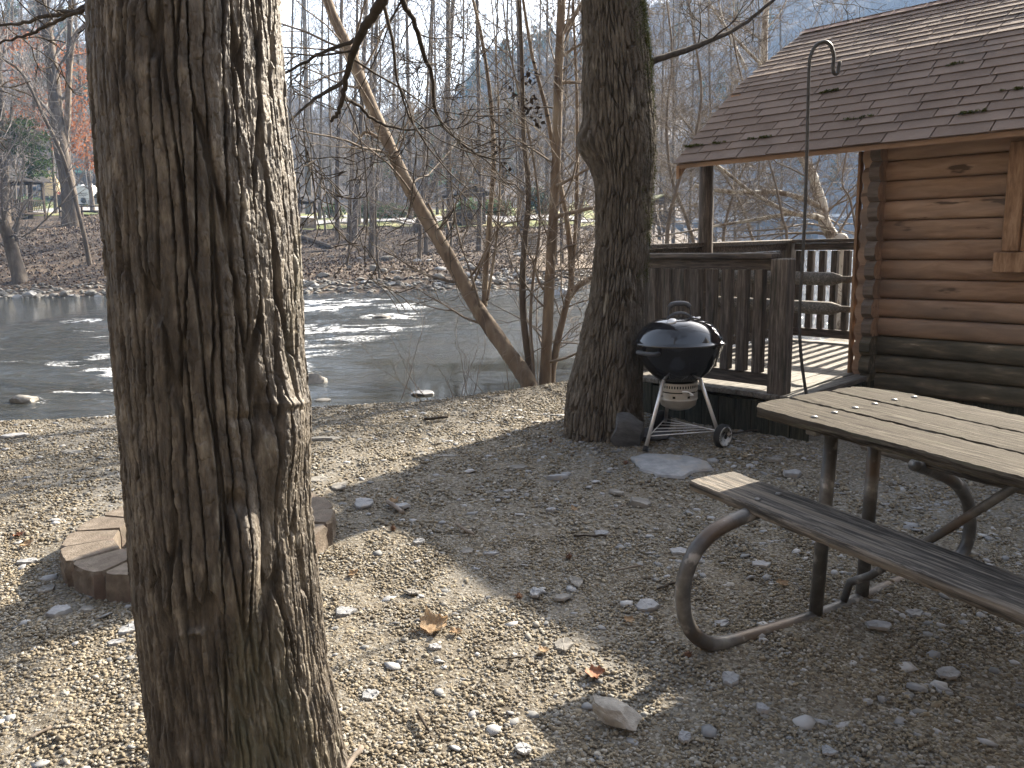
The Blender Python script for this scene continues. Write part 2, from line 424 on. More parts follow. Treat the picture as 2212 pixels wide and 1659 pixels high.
mp.inputs['Rotation'].default_value = (0, 0, rad(10)); L.new(tc.outputs['Object'], mp.inputs[0])
n1 = N.new('ShaderNodeTexNoise'); n1.inputs['Scale'].default_value = 2.4; n1.inputs['Detail'].default_value = 6; n1.inputs['Roughness'].default_value = .62; n1.inputs['Distortion'].default_value = .6
L.new(mp.outputs[0], n1.inputs['Vector'])
ar = N.new('ShaderNodeAttribute'); ar.attribute_name = 'ripple'
bp = N.new('ShaderNodeBump'); bp.inputs['Distance'].default_value = .17
L.new(ar.outputs['Fac'], bp.inputs['Strength']); L.new(n1.outputs[0], bp.inputs['Height']); L.new(bp.outputs[0], b.inputs['Normal'])
af = N.new('ShaderNodeAttribute'); af.attribute_name = 'foam'
n2 = N.new('ShaderNodeTexNoise'); n2.inputs['Scale'].default_value = 15; n2.inputs['Detail'].default_value = 6; L.new(mp.outputs[0], n2.inputs['Vector'])
ml = N.new('ShaderNodeMath'); ml.operation = 'MULTIPLY'; L.new(af.outputs['Fac'], ml.inputs[0]); L.new(n2.outputs[0], ml.inputs[1])
mr = N.new('ShaderNodeMapRange'); mr.inputs[1].default_value = .34; mr.inputs[2].default_value = .56; L.new(ml.outputs[0], mr.inputs[0])
n3 = N.new('ShaderNodeTexNoise'); n3.inputs['Scale'].default_value = .5; L.new(mp.outputs[0], n3.inputs['Vector'])
rp = N.new('ShaderNodeValToRGB'); rp.color_ramp.elements[0].color = (.008, .01, .008, 1); rp.color_ramp.elements[1].color = (.026, .024, .015, 1); L.new(n3.outputs[0], rp.inputs[0])
mx = N.new('ShaderNodeMix'); mx.data_type = 'RGBA'; L.new(mr.outputs[0], mx.inputs[0]); L.new(rp.outputs[0], mx.inputs[6]); mx.inputs[7].default_value = (.75, .77, .78, 1)
L.new(mx.outputs[2], b.inputs['Base Color'])
mr2 = N.new('ShaderNodeMapRange'); mr2.inputs[3].default_value = .045; mr2.inputs[4].default_value = .6; L.new(mr.outputs[0], mr2.inputs[0]); L.new(mr2.outputs[0], b.inputs['Roughness'])
o = link('river', me, mw, sm=True); tag(o, kind='structure')

# ------------------------------------------------------------------ branch and twig generator
def grow(segs, p, d, L, r, lev, R, wig=.16, lift=.03, nseg=6, start=.25, spread=(.6, 1.1), ratio=.6, kids=1.0, tip=.25, twig=.004):
    st = L/nseg
    for k in range(nseg):
        d = Vector((d.x+R.uniform(-wig, wig), d.y+R.uniform(-wig, wig), d.z+R.uniform(-wig, wig)+lift)).normalized()
        q = p+d*st
        ra = max(twig, r*(1-(1-tip)*k/nseg)); rb = max(twig*.7, r*(1-(1-tip)*(k+1)/nseg))
        segs.append((p.x, p.y, p.z, q.x, q.y, q.z, ra, rb))
        if lev > 0 and (k+1)/nseg > start:
            n = int(kids)+(R.random() < kids-int(kids))
            for _ in range(n):
                ax = Vector((R.uniform(-1, 1), R.uniform(-1, 1), R.uniform(-1, 1)))
                ax = (ax-d*ax.dot(d)).normalized()
                a = R.uniform(*spread)
                cd = d*math.cos(a)+ax*math.sin(a)
                grow(segs, q, cd, L*ratio*R.uniform(.6, 1.15)*(1.1-.5*k/nseg), rb*R.uniform(.45, .7), lev-1, R, wig*1.15, lift, max(3, nseg-1), .15, spread, ratio, kids, tip, twig)
        p = q
def segs_np(segs, n=3):
    S = np.asarray(segs, dtype=np.float64)
    p, q_, ra, rb = S[:, 0:3], S[:, 3:6], S[:, 6], S[:, 7]
    t_ = q_-p; t_ /= np.maximum(np.linalg.norm(t_, axis=1, keepdims=True), 1e-9)
    ref = np.where(np.abs(t_[:, 2:3]) < .9, np.array([[0, 0, 1.0]]), np.array([[1.0, 0, 0]]))
    a = np.cross(t_, ref); a /= np.linalg.norm(a, axis=1, keepdims=True); b_ = np.cross(t_, a)
    vs = np.zeros((len(S), 2*n, 3))
    for j in range(n):
        c_, s_ = math.cos(2*math.pi*j/n), math.sin(2*math.pi*j/n)
        dirv = a*c_+b_*s_
        vs[:, j] = p+dirv*ra[:, None]; vs[:, n+j] = q_+dirv*rb[:, None]
    base = np.arange(len(S))[:, None]*2*n
    qs = np.concatenate([base+np.array([[j, (j+1) % n, n+(j+1) % n, n+j]]) for j in range(n)], 0)
    return vs.reshape(-1, 3), qs
def build_segs(name, segs, m, parent=None, n=3, sub=(0, 0, 0), sm=True):
    v, q = segs_np(segs, n)
    return link(name, np_mesh(name, v-np.array(sub), q), m, parent, sm)
def leaf_cloud(name, centres, m, size, per, spread, parent=None, sub=(0, 0, 0), R=None, flat=.6, aspect=.6):
    """many small leaf faces round the given points"""
    R = R or np.random.default_rng(5)
    C_ = np.repeat(np.asarray(centres, float), per, 0)
    n = len(C_)
    c = C_+R.normal(0, spread, (n, 3))*np.array([1, 1, flat])
    u = R.normal(0, 1, (n, 3)); u /= np.linalg.norm(u, axis=1, keepdims=True)
    w = R.normal(0, 1, (n, 3)); w = np.cross(u, w); w /= np.linalg.norm(w, axis=1, keepdims=True)
    k = np.cross(u, w)
    s = size*R.uniform(.6, 1.3, (n, 1))
    v = np.stack([c-u*s, c+w*s*aspect+k*s*.2, c+u*s, c-w*s*aspect+k*s*.2], 1).reshape(-1, 3)-np.array(sub)
    i = np.arange(n)[:, None]*4
    return link(name, np_mesh(name, v, i+np.array([[0, 1, 2, 3]])), m, parent)

# ------------------------------------------------------------------ far woods on the hills (one mass nobody could count)
def proto(seed, h, r, lev, kids, nseg=7, twig=.03, start=.35):
    R = random.Random(seed); s = []
    grow(s, Vector((0, 0, -.5)), Vector((0, 0, 1)), h, r, lev, R, wig=.10, lift=.06, nseg=nseg, start=start, spread=(.5, 1.0), ratio=.42, kids=kids, tip=.12, twig=twig)
    return np.asarray(s)
def scatter(protos, pos, scl, n, rs):
    vs, qs, base = [], [], 0
    for k, pr in enumerate(protos):
        sel = np.nonzero(rs == k)[0]
        if not len(sel): continue
        v, q = segs_np(pr, n)
        an = nr.uniform(0, 2*math.pi, len(sel)); c_, s_ = np.cos(an), np.sin(an)
        sc_ = scl[sel][:, None]
        X = (v[None, :, 0]*c_[:, None]-v[None, :, 1]*s_[:, None])*sc_+pos[sel, 0:1]
        Yq = (v[None, :, 0]*s_[:, None]+v[None, :, 1]*c_[:, None])*sc_+pos[sel, 1:2]
        Z = v[None, :, 2]*sc_+pos[sel, 2:3]
        vs.append(np.stack([X, Yq, Z], -1).reshape(-1, 3))
        qs.append((q[None]+(np.arange(len(sel))*len(v))[:, None, None]+base).reshape(-1, 4)); base += len(sel)*len(v)
    return np.concatenate(vs), np.concatenate(qs)
def in_land(x, y): return (y-yf(x)) > 4
def sample(n, d0, d1, a0, a1, seed):
    R = np.random.default_rng(seed)
    d = np.sqrt(R.uniform(d0*d0, d1*d1, n)); a = np.radians(R.uniform(a0, a1, n))
    x, y = d*np.sin(a), d*np.cos(a); k = in_land(x, y); x, y = x[k], y[k]
    return np.stack([x, y, terrain(x, y)], -1)
midp = [proto(100+i, 11+2*(i % 3), .12, 3, 1.7, twig=.022) for i in range(5)]
farp = [proto(200+i, 12+2*(i % 3), .11, 2, 1.9, 8, twig=.05, start=.25) for i in range(5)]
pos = np.concatenate([sample(32, 84, 150, -17, 14, 1), sample(50, 150, 175, -45, -16, 2), sample(40, 62, 150, 10, 42, 22)])
v_, q_ = scatter(midp, pos, nr.uniform(.7, 1.25, len(pos)), 3, nr.integers(0, 5, len(pos)))
tag(link('bare_wood', np_mesh('bare_wood', v_, q_), M['twig_far'], sm=True), 'mass of leafless grey trees filling the flat behind the far bank', 'wood', kind='stuff')
pos = np.concatenate([sample(4600, 150, 560, -40, 42, 3)])
v_, q_ = scatter(farp, pos, nr.uniform(.6, 1.15, len(pos)), 3, nr.integers(0, 5, len(pos)))
tag(link('hillside_wood', np_mesh('hillside_wood', v_, q_), M['twig_far'], sm=True), 'bare winter wood covering the distant hillsides', 'wood', kind='stuff')
M['pine'] = mat('pine', [(.3, (.025, .045, .018)), (.7, (.065, .1, .035))], 1.5, rough=.8, spec=.2, trans=.35)
cs = []
Rr2 = np.random.default_rng(8)
for x, y, z in np.concatenate([sample(150, 300, 540, -35, 40, 4), sample(50, 330, 440, -4, 6, 5), sample(60, 170, 330, -38, -18, 6), sample(26, 150, 260, -9, 2, 7)]):
    h = Rr2.uniform(12, 20)
    for k in range(46):
        f = Rr2.uniform(.35, 1); a = Rr2.uniform(0, 6.28); r_ = (1.05-f)*h*.26*Rr2.uniform(.3, 1)
        cs.append((x+r_*math.cos(a), y+r_*math.sin(a), z+h*f))
o = leaf_cloud('hill_pines', cs, M['pine'], .55, 7, .5, R=Rr2)
tag(o, 'scattered green pines along the ridges', 'pines', kind='stuff')

# ------------------------------------------------------------------ bark trunks
def worley(cu, cv, nc, seed):
    iu, iv = np.floor(cu).astype(np.int64), np.floor(cv).astype(np.int64)
    f1 = np.full(cu.shape, 9.0); f2 = np.full(cu.shape, 9.0); idv = np.zeros(cu.shape)
    for a in (-1, 0, 1):
        for b_ in (-1, 0, 1):
            ju, jv = iu+a, iv+b_
            w = np.mod(ju, nc)
            px_ = ju+.12+.76*h3(w, jv, w*0, seed); py_ = jv+h3(w, jv, w*0, seed+5)
            d = np.sqrt((cu-px_)**2+((cv-py_)*.9)**2)
            rid = h3(w, jv, w*0, seed+9)
            n_ = d < f1
            f2 = np.where(n_, f1, np.minimum(f2, d)); idv = np.where(n_, rid, idv); f1 = np.where(n_, d, f1)
    return f2-f1, idv
def bark_trunk(name, edges, Y, depth, nc, cell, m, parent, sub, nu=560, nv=800, top=8.0, bumps=(), finelow=None, seed=1, under=1662, warp=.55):
    ys_, ls_, rs_ = zip(*edges)
    pys = np.linspace(edges[0][0], under, nv)
    lx, rx = np.interp(pys, ys_, ls_), np.interp(pys, ys_, rs_)
    k_ = np.ones(25)/25
    lx = np.convolve(np.pad(lx, 12, 'edge'), k_, 'valid'); rx = np.convolve(np.pad(rx, 12, 'edge'), k_, 'valid')
    cen, rd = [], []
    for p_, l_, r_ in zip(pys, lx, rx):
        A_, B_ = at(l_, p_, Y), at(r_, p_, Y)
        cen.append((A_+B_)/2); rd.append((B_-A_).length/2)
    cen = np.array([tuple(c) for c in cen])[::-1]; rd = np.array(rd)[::-1]
    nx = 60                                                     # plain continuation above the picture
    zt = np.linspace(cen[-1, 2], top, nx+1)[1:]
    slope = (cen[-1]-cen[-60])/(cen[-1, 2]-cen[-60, 2])
    ext = cen[-1]+(zt-cen[-1, 2])[:, None]*slope
    cen = np.concatenate([cen, ext]); rd = np.concatenate([rd, rd[-1]*(1-.45*(zt-zt[0])/(top-zt[0]+.01))])
    th = np.linspace(0, 2*math.pi, nu, endpoint=False)
    T, Zi = np.meshgrid(th, np.arange(len(rd)), indexing='ij')
    Zi = Zi.astype(int); Zz = cen[Zi, 2]; Rr = rd[Zi]
    base_dir = math.atan2(-cen[0, 0], cen[0, 1])                # towards the camera, theta 0
    ca = math.atan2(-cen[0, 1], -cen[0, 0])
    cu = T/(2*math.pi)*nc; cv = Zz/cell
    wob = np.stack([np.cos(T)*1.3, np.sin(T)*1.3, Zz*1.6], -1)
    cu = cu+warp*2*(fbm(wob*np.array([1, 1, 1.4]), 3, seed+70)-.5)*2+.17*(fbm(wob*np.array([12, 12, 26]), 3, seed+71)-.5)*1.3
    cv = cv+.8*(fbm(wob*np.array([3, 3, 1]), 2, seed+72)-.5)
    e, idv = worley(cu, cv, nc, seed)
    fw_ = .05+.22*fbm(wob*np.array([3, 3, 3]), 2, seed+75); h = sstep(.3*fw_, fw_, e)*(.8+.2*idv)
    e2, id2 = worley(cu*2, cv*3.4, nc*2, seed+31)
    low = sstep(.0, .4, e2)
    if finelow is not None:
        w = sstep(finelow[0], finelow[1], Zz)*(.55+.45*sstep(.35, .6, fbm(wob*1.2, 2, seed+90)))
    else:
        w = 0*Zz
    hh = h*(1-w)+w*(.18+.42*low)+.07*low*(1-w)
    hh = hh+(.07+.12*h)*(fbm(np.stack([np.cos(T)*Rr*80, np.sin(T)*Rr*80, Zz*34], -1), 3, seed+60)-.5)+.10*h*np.abs(2*fbm(np.stack([np.cos(T)*Rr*150, np.sin(T)*Rr*150, Zz*22], -1), 2, seed+61)-1)
    e3, id3 = worley(cu*2.6, Zz/cell*17+idv*5, int(round(nc*2.6)), seed+41)
    hh = hh+(.03+.13*h)*(id3-.5)+.07*h*(sstep(0, .2, e3)-.7)
    disp = (hh-1.15)*depth+(fbm(wob*np.array([.9, .9, .9]), 3, seed+80)-.5)*.02*Rr/.25
    X_ = cen[Zi, 0]+np.cos(T+ca)*Rr; Y_ = cen[Zi, 1]+np.sin(T+ca)*Rr
    if bumps:
        dv = np.stack([X_, Y_, Zz-CAM_H], -1)
        dz = dv @ np.array(fw); PX_ = PCX+FPX*(dv @ np.array(rt))/dz; PY_ = PCY-FPX*(dv @ np.array(up))/dz
        front = np.cos(T) > -.25
        for (bx, by, wx, wy, amp) in bumps:
            disp = disp+front*amp*np.exp(-((PX_-bx)/wx)**2-((PY_-by)/wy)**2)
    X_ = cen[Zi, 0]+np.cos(T+ca)*(Rr+disp); Y_ = cen[Zi, 1]+np.sin(T+ca)*(Rr+disp)
    nrow = len(rd)
    id_ = np.arange(nu*nrow).reshape(nu, nrow); i2_ = np.concatenate([id_, id_[:1]], 0)
    q = np.stack([i2_[:-1, :-1], i2_[1:, :-1], i2_[1:, 1:], i2_[:-1, 1:]], -1).reshape(-1, 4)
    v = np.stack([X_, Y_, Zz], -1).reshape(-1, 3)-np.array(sub)
    return link(name, np_mesh(name, v, q), m, parent, sm=True), cen, rd
def limb(pts, r0, r1, n=7, R=random.Random(3), twigs=0, parent=None, m=None, sub=(0, 0, 0), name='branch', tl=.5, jit=.0035):
    """a branch through world points with side twigs, one mesh"""
    P = [Vector(p) for p in pts]; out = []
    for i in range(len(P)-1):                                    # smooth it a little
        p0, p1, p2, p3 = P[max(i-1, 0)], P[i], P[i+1], P[min(i+2, len(P)-1)]
        for k in range(5):
            s = k/5
            out.append(.5*((2*p1)+(p2-p0)*s+(2*p0-5*p1+4*p2-p3)*s*s+(3*p1-p0-3*p2+p3)*s**3)+Vector((R.uniform(-jit, jit), R.uniform(-jit, jit), R.uniform(-jit, jit))))
    out.append(P[-1])
    mb = MB(); rs_ = [r0+(r1-r0)*i/(len(out)-1) for i in range(len(out))]
    rs_ = [r*R.uniform(.96, 1.05) for r in rs_]
    mb.tube(out, rs_, n)
    if twigs:
        segs = []
        for _ in range(twigs):
            i = R.randrange(len(out)//5, len(out)-1)
            d = (out[i+1]-out[i]).normalized()
            ax = Vector((R.uniform(-1, 1), R.uniform(-.6, .6), R.uniform(-1, 1))); ax = (ax-d*ax.dot(d)).normalized()
            grow(segs, out[i], (d*.5+ax*.8).normalized(), tl*R.uniform(.5, 1.3), rs_[i]*.34, 2, R, .22, .01, 6, .2, (.5, 1.0), .55, .8, .2, .0022)
        v, q = segs_np(segs, 4)
        mb.add([tuple(x) for x in v], [tuple(int(k) for k in f) for f in q])
    return mb.build(name, m or M['branch'], parent, True, sub=sub)

# the big tree in front
BT = Vector((-.73, 1.97, -.06))
big = thing('tree', 'large tree with deeply furrowed bark, nearest the camera, hiding half the fire ring', 'tree', BT)
big_edges = [(-160, 205, 600), (0, 210, 605), (200, 213, 613), (400, 226, 632), (600, 243, 647), (800, 258, 650), (900, 268, 652), (1000, 277, 660), (1100, 285, 667), (1200, 292, 676), (1300, 300, 690), (1400, 308, 702), (1500, 317, 716), (1580, 325, 730), (1662, 332, 748), (1760, 320, 790)]
bmp = [(622, 890, 50, 100, .022), (590, 960, 46, 110, .034), (526, 1195, 36, 105, .048), (494, 1180, 9, 110, -.03), (565, 1180, 12, 120, -.016), (480, 1230, 90, 160, .014), (395, 1260, 60, 200, .008), (345, 1000, 40, 300, .006),
       (563, 885, 14, 44, -.035), (508, 1085, 16, 20, -.04), (552, 965, 9, 46, -.03), (530, 905, 30, 10, -.012), (600, 870, 40, 8, .012), (486, 1520, 3.5, 130, -.022), (420, 1370, 24, 7, .016),
       (470, 260, 60, 200, .006), (690, 1560, 60, 120, .02)]
trunk, bcen, brad = bark_trunk('trunk', big_edges, 1.97, .026, 46, .62, M['bark'], big, BT, nu=720, nv=1000, bumps=bmp, finelow=(.62, .30), seed=3, under=1760, warp=.3)
bx, by = bcen[-1, 0], bcen[-1, 1]
R3 = random.Random(21)
def pxs(lst, Y0, Y1): return [at(x, y, Y0+(Y1-Y0)*i/(len(lst)-1)) for i, (x, y) in enumerate(lst)]
limb(pxs([(300, -30), (208, 6), (167, 24), (98, 36), (54, 49), (0, 55), (-80, 70)], 2.1, 2.7), .008, .003, twigs=5, parent=big, sub=BT, R=R3, tl=.35)
limb(pxs([(230, 0), (208, 13), (143, 33), (98, 57), (60, 74), (0, 95), (-60, 130)], 2.1, 2.6), .0065, .0025, twigs=5, parent=big, sub=BT, R=R3, tl=.35)
limb(pxs([(905, -200), (860, -80), (826, 0), (806, 31), (785, 66), (767, 101), (757, 139), (747, 174), (740, 215), (729, 246), (715, 262)], 2.8, 3.3), .022, .006, n=10, twigs=5, parent=big, sub=BT, R=R3, tl=.6)
limb(pxs([(771, 85), (719, 104), (663, 132), (608, 165), (570, 200)], 3.1, 2.9), .008, .003, twigs=5, parent=big, sub=BT, R=R3, tl=.4)
limb(pxs([(743, 177), (688, 208), (650, 240), (615, 274)], 3.2, 3.0), .009, .003, twigs=4, parent=big, sub=BT, R=R3, tl=.4)
limb(pxs([(746, 212), (771, 226), (805, 257), (854, 277), (920, 277), (982, 257)], 3.3, 3.6), .008, .003, twigs=6, parent=big, sub=BT, R=R3, tl=.4)
limb(pxs([(835, -180), (852, -70), (868, 0), (892, 42), (917, 121), (934, 166), (941, 239), (965, 281), (1010, 319), (1052, 340), (1104, 342)], 3.6, 4.4), .016, .003, twigs=9, parent=big, sub=BT, R=R3, tl=.5)
segs = []
for k in range(9):
    a = k*.7; p = Vector((bx, by, 5.2+.3*k)); grow(segs, p, Vector((math.cos(a), math.sin(a), .7)).normalized(), 3.6, .06, 3, R3, .14, .03, 7, .25, (.5, 1), .55, 1.0, .2, .004)
build_segs('crown', segs, M['branch'], big, 4, BT)

# the second tree beside the grill
T2 = Vector((.68, 5.72, 0))
tree2 = thing('tree', 'tall straight tree with fine grey bark and mossy right side behind the grill', 'tree', T2)
t2e = [(-140, 1252, 1384), (0, 1255, 1388), (130, 1260, 1404), (300, 1264, 1412), (400, 1283, 1410), (520, 1284, 1401), (640, 1272, 1393), (760, 1246, 1390), (850, 1228, 1388), (925, 1219, 1392), (990, 1206, 1404)]
t2b = [(1272, 310, 22, 42, .075), (1268, 200, 30, 60, .02), (1345, 632, 26, 26, .05), (1352, 640, 11, 12, -.05), (1395, 290, 40, 90, .03), (1375, 545, 30, 30, .02), (1240, 880, 20, 80, .03), (1300, 900, 16, 90, -.03), (1350, 870, 20, 90, .02)]
trunk2, c2, r2 = bark_trunk('trunk', t2e, 5.72, .034, 58, .24, M['bark_moss'], tree2, T2, nu=480, nv=700, bumps=t2b, seed=14, under=990, top=9.5)
R4 = np.random.default_rng(31)
mc = []
for k in range(420):
    py = 10+600*R4.random()**1.6; i = int(np.argmin(np.abs(c2[:, 2]-at(1300, py, 5.72).z)))
    a = math.atan2(-5.72, -.68)+rad(R4.normal(84, 16)); mc.append((c2[i, 0]+math.cos(a)*(r2[i]-.012), c2[i, 1]+math.sin(a)*(r2[i]-.012), c2[i, 2]))
leaf_cloud('moss', mc, M['moss'], .0036, 150, .015, tree2, T2, R4, flat=1.6)
limb([(c2[-30, 0], c2[-30, 1], at(1300, 190, 5.7).z)]+pxs([(1402, 136), (1480, 109), (1548, 82), (1602, 55), (1666, 4), (1740, -60)], 5.8, 6.6), .028, .008, twigs=7, parent=tree2, sub=T2, R=R3, tl=.5)
segs = []
for k in range(13):
    a = k*2.4; p = Vector((c2[-1, 0], c2[-1, 1], 5.0+.36*k)); grow(segs, p, Vector((math.cos(a), math.sin(a), .55)).normalized(), 4.6, .08, 3, R3, .14, .03, 7, .2, (.5, 1), .58, 1.15, .2, .005)
build_segs('crown', segs, M['branch'], tree2, 4, T2)

# ------------------------------------------------------------------ picnic table
yaw, tilt = rad(-59.7), rad(-2.0)
Lx = Vector((math.cos(yaw)*math.cos(tilt), math.sin(yaw)*math.cos(tilt), math.sin(tilt)))
Cx = Vector((-math.sin(yaw), math.cos(yaw), 0)); Ux = Lx.cross(Cx)
TO = Vector((.92, 3.06, .767))-Ux*.82
table = thing('picnic_table', 'weathered plank picnic table with attached benches on bent steel pipe legs', 'picnic table')
table.matrix_world = Matrix(((Lx.x, Cx.x, Ux.x, TO.x), (Lx.y, Cx.y, Ux.y, TO.y), (Lx.z, Cx.z, Ux.z, TO.z), (0, 0, 0, 1)))
def tl_(px, py, ax, val):                                        # a pixel on a plane of the table's own frame
    r = ray(px, py); n_ = (Lx, Cx, Ux)[ax]
    k = (val-(CAM-TO).dot(n_))/r.dot(n_); p = CAM+r*k-TO
    return Vector((p.dot(Lx), p.dot(Cx), p.dot(Ux)))
def wood_mat(name, dark, mid, light, along=(1, 16, 16), sc=5.0, rough=.8, bump=.9, spots=None, spec=.25):
    return mat(name, [(.37, dark), (.5, mid), (.63, light)], sc, along, detail=8, rough=rough, bump=bump, bscale=sc*1.5, bvec=(along[0], along[1]*2.2, along[2]*2.2), dist=.004, distort=.35, spec=spec, spots=spots, nrough=.68)
M['table_top'] = wood_mat('table_top', (.06, .05, .04), (.24, .205, .16), (.56, .50, .41), spec=.04, spots=[(1.3, .44, .58, (.05, .043, .034), .8), (5, .58, .66, (.045, .05, .028), .5)])
M['bench'] = wood_mat('bench', (.035, .031, .027), (.085, .076, .066), (.24, .21, .175), rough=.75, bump=1.0, spec=.15, spots=[(1.6, .52, .62, (.24, .2, .155), .45)])
def plank(u0, u1, v0, v1, w0, w1, R, er=.0016, chop=None, nst=90):
    """a weathered board: rounded section with worn edges"""
    mb = MB(); rows = []; sec = 20
    for i in range(nst+1):
        u = u0+(u1-u0)*i/nst; ring = []
        for k in range(sec):
            g_ = 2*math.pi*(k+.5)/sec; c_, s_ = math.cos(g_), math.sin(g_)
            f = 1/max(abs(c_)**16+abs(s_)**16, 1e-9)**(1/16)
            v, w = c_*f, s_*f
            vv = (v0+v1)/2+(v1-v0)/2*v*.995; ww = (w0+w1)/2+(w1-w0)/2*w*.99
            edge = (abs(v) > .8) and (abs(w) > .5)
            j = er*(1.6 if edge else .35)
            vv += R.uniform(-j, j*.4)*(1 if v > 0 else -1)-(.007*max(0, math.sin(u*3.1+v0*40)*math.sin(u*7.7+3)-.45)*.4*(1 if v > 0 else -1) if edge else 0)
            ww += R.uniform(-j, j*.3)*(1 if w > 0 else -1)
            if chop:
                cv, sgn, cr = chop; dv = (vv-cv)*sgn
                cut = u0+max(0, dv)**2/max(cr, .01) if dv > 0 else u0
                uu = max(u, cut)
            else: uu = u
            ring.append((uu+(R.uniform(-.004, .004) if i in (0, nst) else 0), vv, ww))
        rows.append(ring)
    mb.v = [p for r_ in rows for p in r_]
    for i in range(nst):
        for k in range(sec):
            q = i*sec; mb.f.append((q+k, q+sec+k, q+sec+(k+1) % sec, q+(k+1) % sec))
    mb.f.append(tuple(range(sec))); mb.f.append(tuple(nst*sec+k for k in range(sec))[::-1])
    return mb
R5 = random.Random(5)
TLN = 1.83
for i, (v0, v1, chop) in enumerate(((0, .238, (.075, -1, .10)), (.247, .484, None), (.494, .732, (.62, 1, .07)))):
    o = plank(0+R5.uniform(-.004, .006), TLN, v0, v1, .772, .812+R5.uniform(-.002, .002), R5, chop=chop).build('top_plank', M['table_top'], table)
    auto_smooth(o, 40)
BV = (-.262, -.027)
for v0, v1 in (BV, (.735+.03, .735+.262)):
    o = plank(-.022, TLN, v0, v1, .50, .54, R5).build('bench_seat', M['bench'], table); auto_smooth(o, 40)
M['pipe'] = mat('pipe', [(.3, (.06, .057, .054)), (.5, (.13, .123, .115)), (.7, (.33, .315, .295))], 7, rough=.45, bump=.35, bscale=60, dist=.003, spec=.5, metal=.25, rvar=.12,
                spots=[(5, .52, .62, (.09, .055, .03), .65), (14, .6, .68, (.42, .4, .37), .5)])
UF = .268
M['bolt'] = mat('bolt', [(.3, (.32, .31, .29)), (.7, (.55, .54, .52))], 20, rough=.45, metal=.6)
def bolt(u, v, w): MB().lathe([(.013, w), (.012, w+.005), (.006, w+.0075), (0, w+.008)], (u, v, 0), 10).build('bolt', M['bolt'], table, True)
loop = [tl_(x, y, 0, UF) for x, y in ((1640, 1104), (1598, 1119), (1540, 1150), (1497, 1200), (1475, 1275), (1484, 1345), (1515, 1383), (1560, 1390), (1650, 1366), (1762, 1332), (1862, 1292), (1950, 1255), (2040, 1222), (2078, 1195), (2094, 1150), (2092, 1090), (2065, 1045), (2015, 1018), (1975, 1004))]
def smooth_path(P, n=6):
    out = []
    for i in range(len(P)-1):
        p0, p1, p2, p3 = P[max(i-1, 0)], P[i], P[i+1], P[min(i+2, len(P)-1)]
        for k in range(n):
            s = k/n; out.append(.5*((2*p1)+(p2-p0)*s+(2*p0-5*p1+4*p2-p3)*s*s+(3*p1-p0-3*p2+p3)*s**3))
    out.append(P[-1]); return out
path = smooth_path(loop)
wmin = min(p.z for p in path)
print('table loop w min', wmin, [tuple(round(c, 2) for c in p) for p in loop[::3]])
for uo in (0, TLN-2*UF):
    d = Vector((uo, 0, 0))
    fr = MB().tube([p+d for p in path], .027, 16).build('pipe_frame', M['pipe'], table, True)
    pb = tl_(1762, 1326, 0, UF); pt = tl_(1795, 952, 0, UF); qb = tl_(1862, 1284, 0, UF); qt = tl_(1889, 968, 0, UF)
    for (A_, B_) in ((pb, pt), (qb, qt)):
        dd = (B_-A_)/(B_.z-A_.z); top_ = A_+dd*(.77-A_.z)
        MB().tube([A_+d, (A_+top_)/2+d, top_+d], .026, 14).build('post', M['pipe'], table, True)
    ch = MB().bevbox((UF+uo, .36, .757), (.045, .62, .028)).build('cross_bar', M['pipe'], table)
    for vb in ((BV[0]+BV[1])/2, .735+.146):
        MB().bevbox((UF+uo, vb, .489), (.05, .22, .02)).build('seat_bracket', M['pipe'], table)
    for vv in (.06, .18, .31, .43, .56, .67):
        bolt(UF+uo+R5.uniform(-.012, .012), vv, .811)
    for v0 in BV[0], .765:
        for k in (.06, .17): bolt(UF+uo+R5.uniform(-.01, .01), v0+k, .539)
b0 = tl_(1822, 1300, 0, UF); b1 = tl_(1836, 1258, 0, UF+.02)
bmid = Vector((.93, (pb.y+qb.y)/2+.05, .752))
b2 = Vector((b1.x+.08, b1.y+.01, b1.z+.06))
MB().tube([b0, b1, b2, (b2+bmid)/2+Vector((0, .004, -.004)), bmid, bmid+Vector((.05, 0, .004))], .016, 12, squash=.75).build('brace', M['pipe'], table, True)
MB().tube([Vector((TLN-p.x, p.y, p.z)) for p in (b0, b1, b2, bmid-Vector((.02, 0, .01)))], .016, 12, squash=.75).build('brace', M['pipe'], table, True)

# ------------------------------------------------------------------ kettle grill
GC = Vector((1.14, 5.36, 0.0)); gz0 = tz(GC.x, GC.y)
grill = thing('kettle_grill', 'black kettle charcoal grill on three aluminium legs with wheels, beside the second tree', 'grill', GC)
M['enamel'] = mat('enamel', [(.3, (.006, .006, .008)), (.75, (.018, .018, .02))], 9, rough=.12, spec=.5, coat=.5, rvar=.06, spots=[(5, .6, .72, (.06, .055, .05), .35)])
M['alu'] = mat('alu', [(.3, (.62, .62, .62)), (.7, (.78, .77, .75))], 8, rough=.38, metal=.6, rvar=.1, spots=[(6, .58, .7, (.3, .28, .25), .5)])
M['cream'] = mat('cream', [(.3, (.38, .36, .32)), (.7, (.55, .52, .47))], 9, rough=.42, metal=.45, rvar=.1, spots=[(9, .57, .68, (.2, .18, .15), .5)])
M['rubber'] = mat('rubber', [(.3, (.012, .012, .013)), (.7, (.03, .03, .03))], 30, rough=.75, spec=.3)
M['handle'] = mat('handle', [(.3, (.035, .036, .04)), (.7, (.06, .062, .068))], 20, rough=.5, spec=.4)
rim = (CAM+ray(1466, 741)*(GC.y/ray(1466, 741).y)).z
RR = .307
print('rim z', rim)
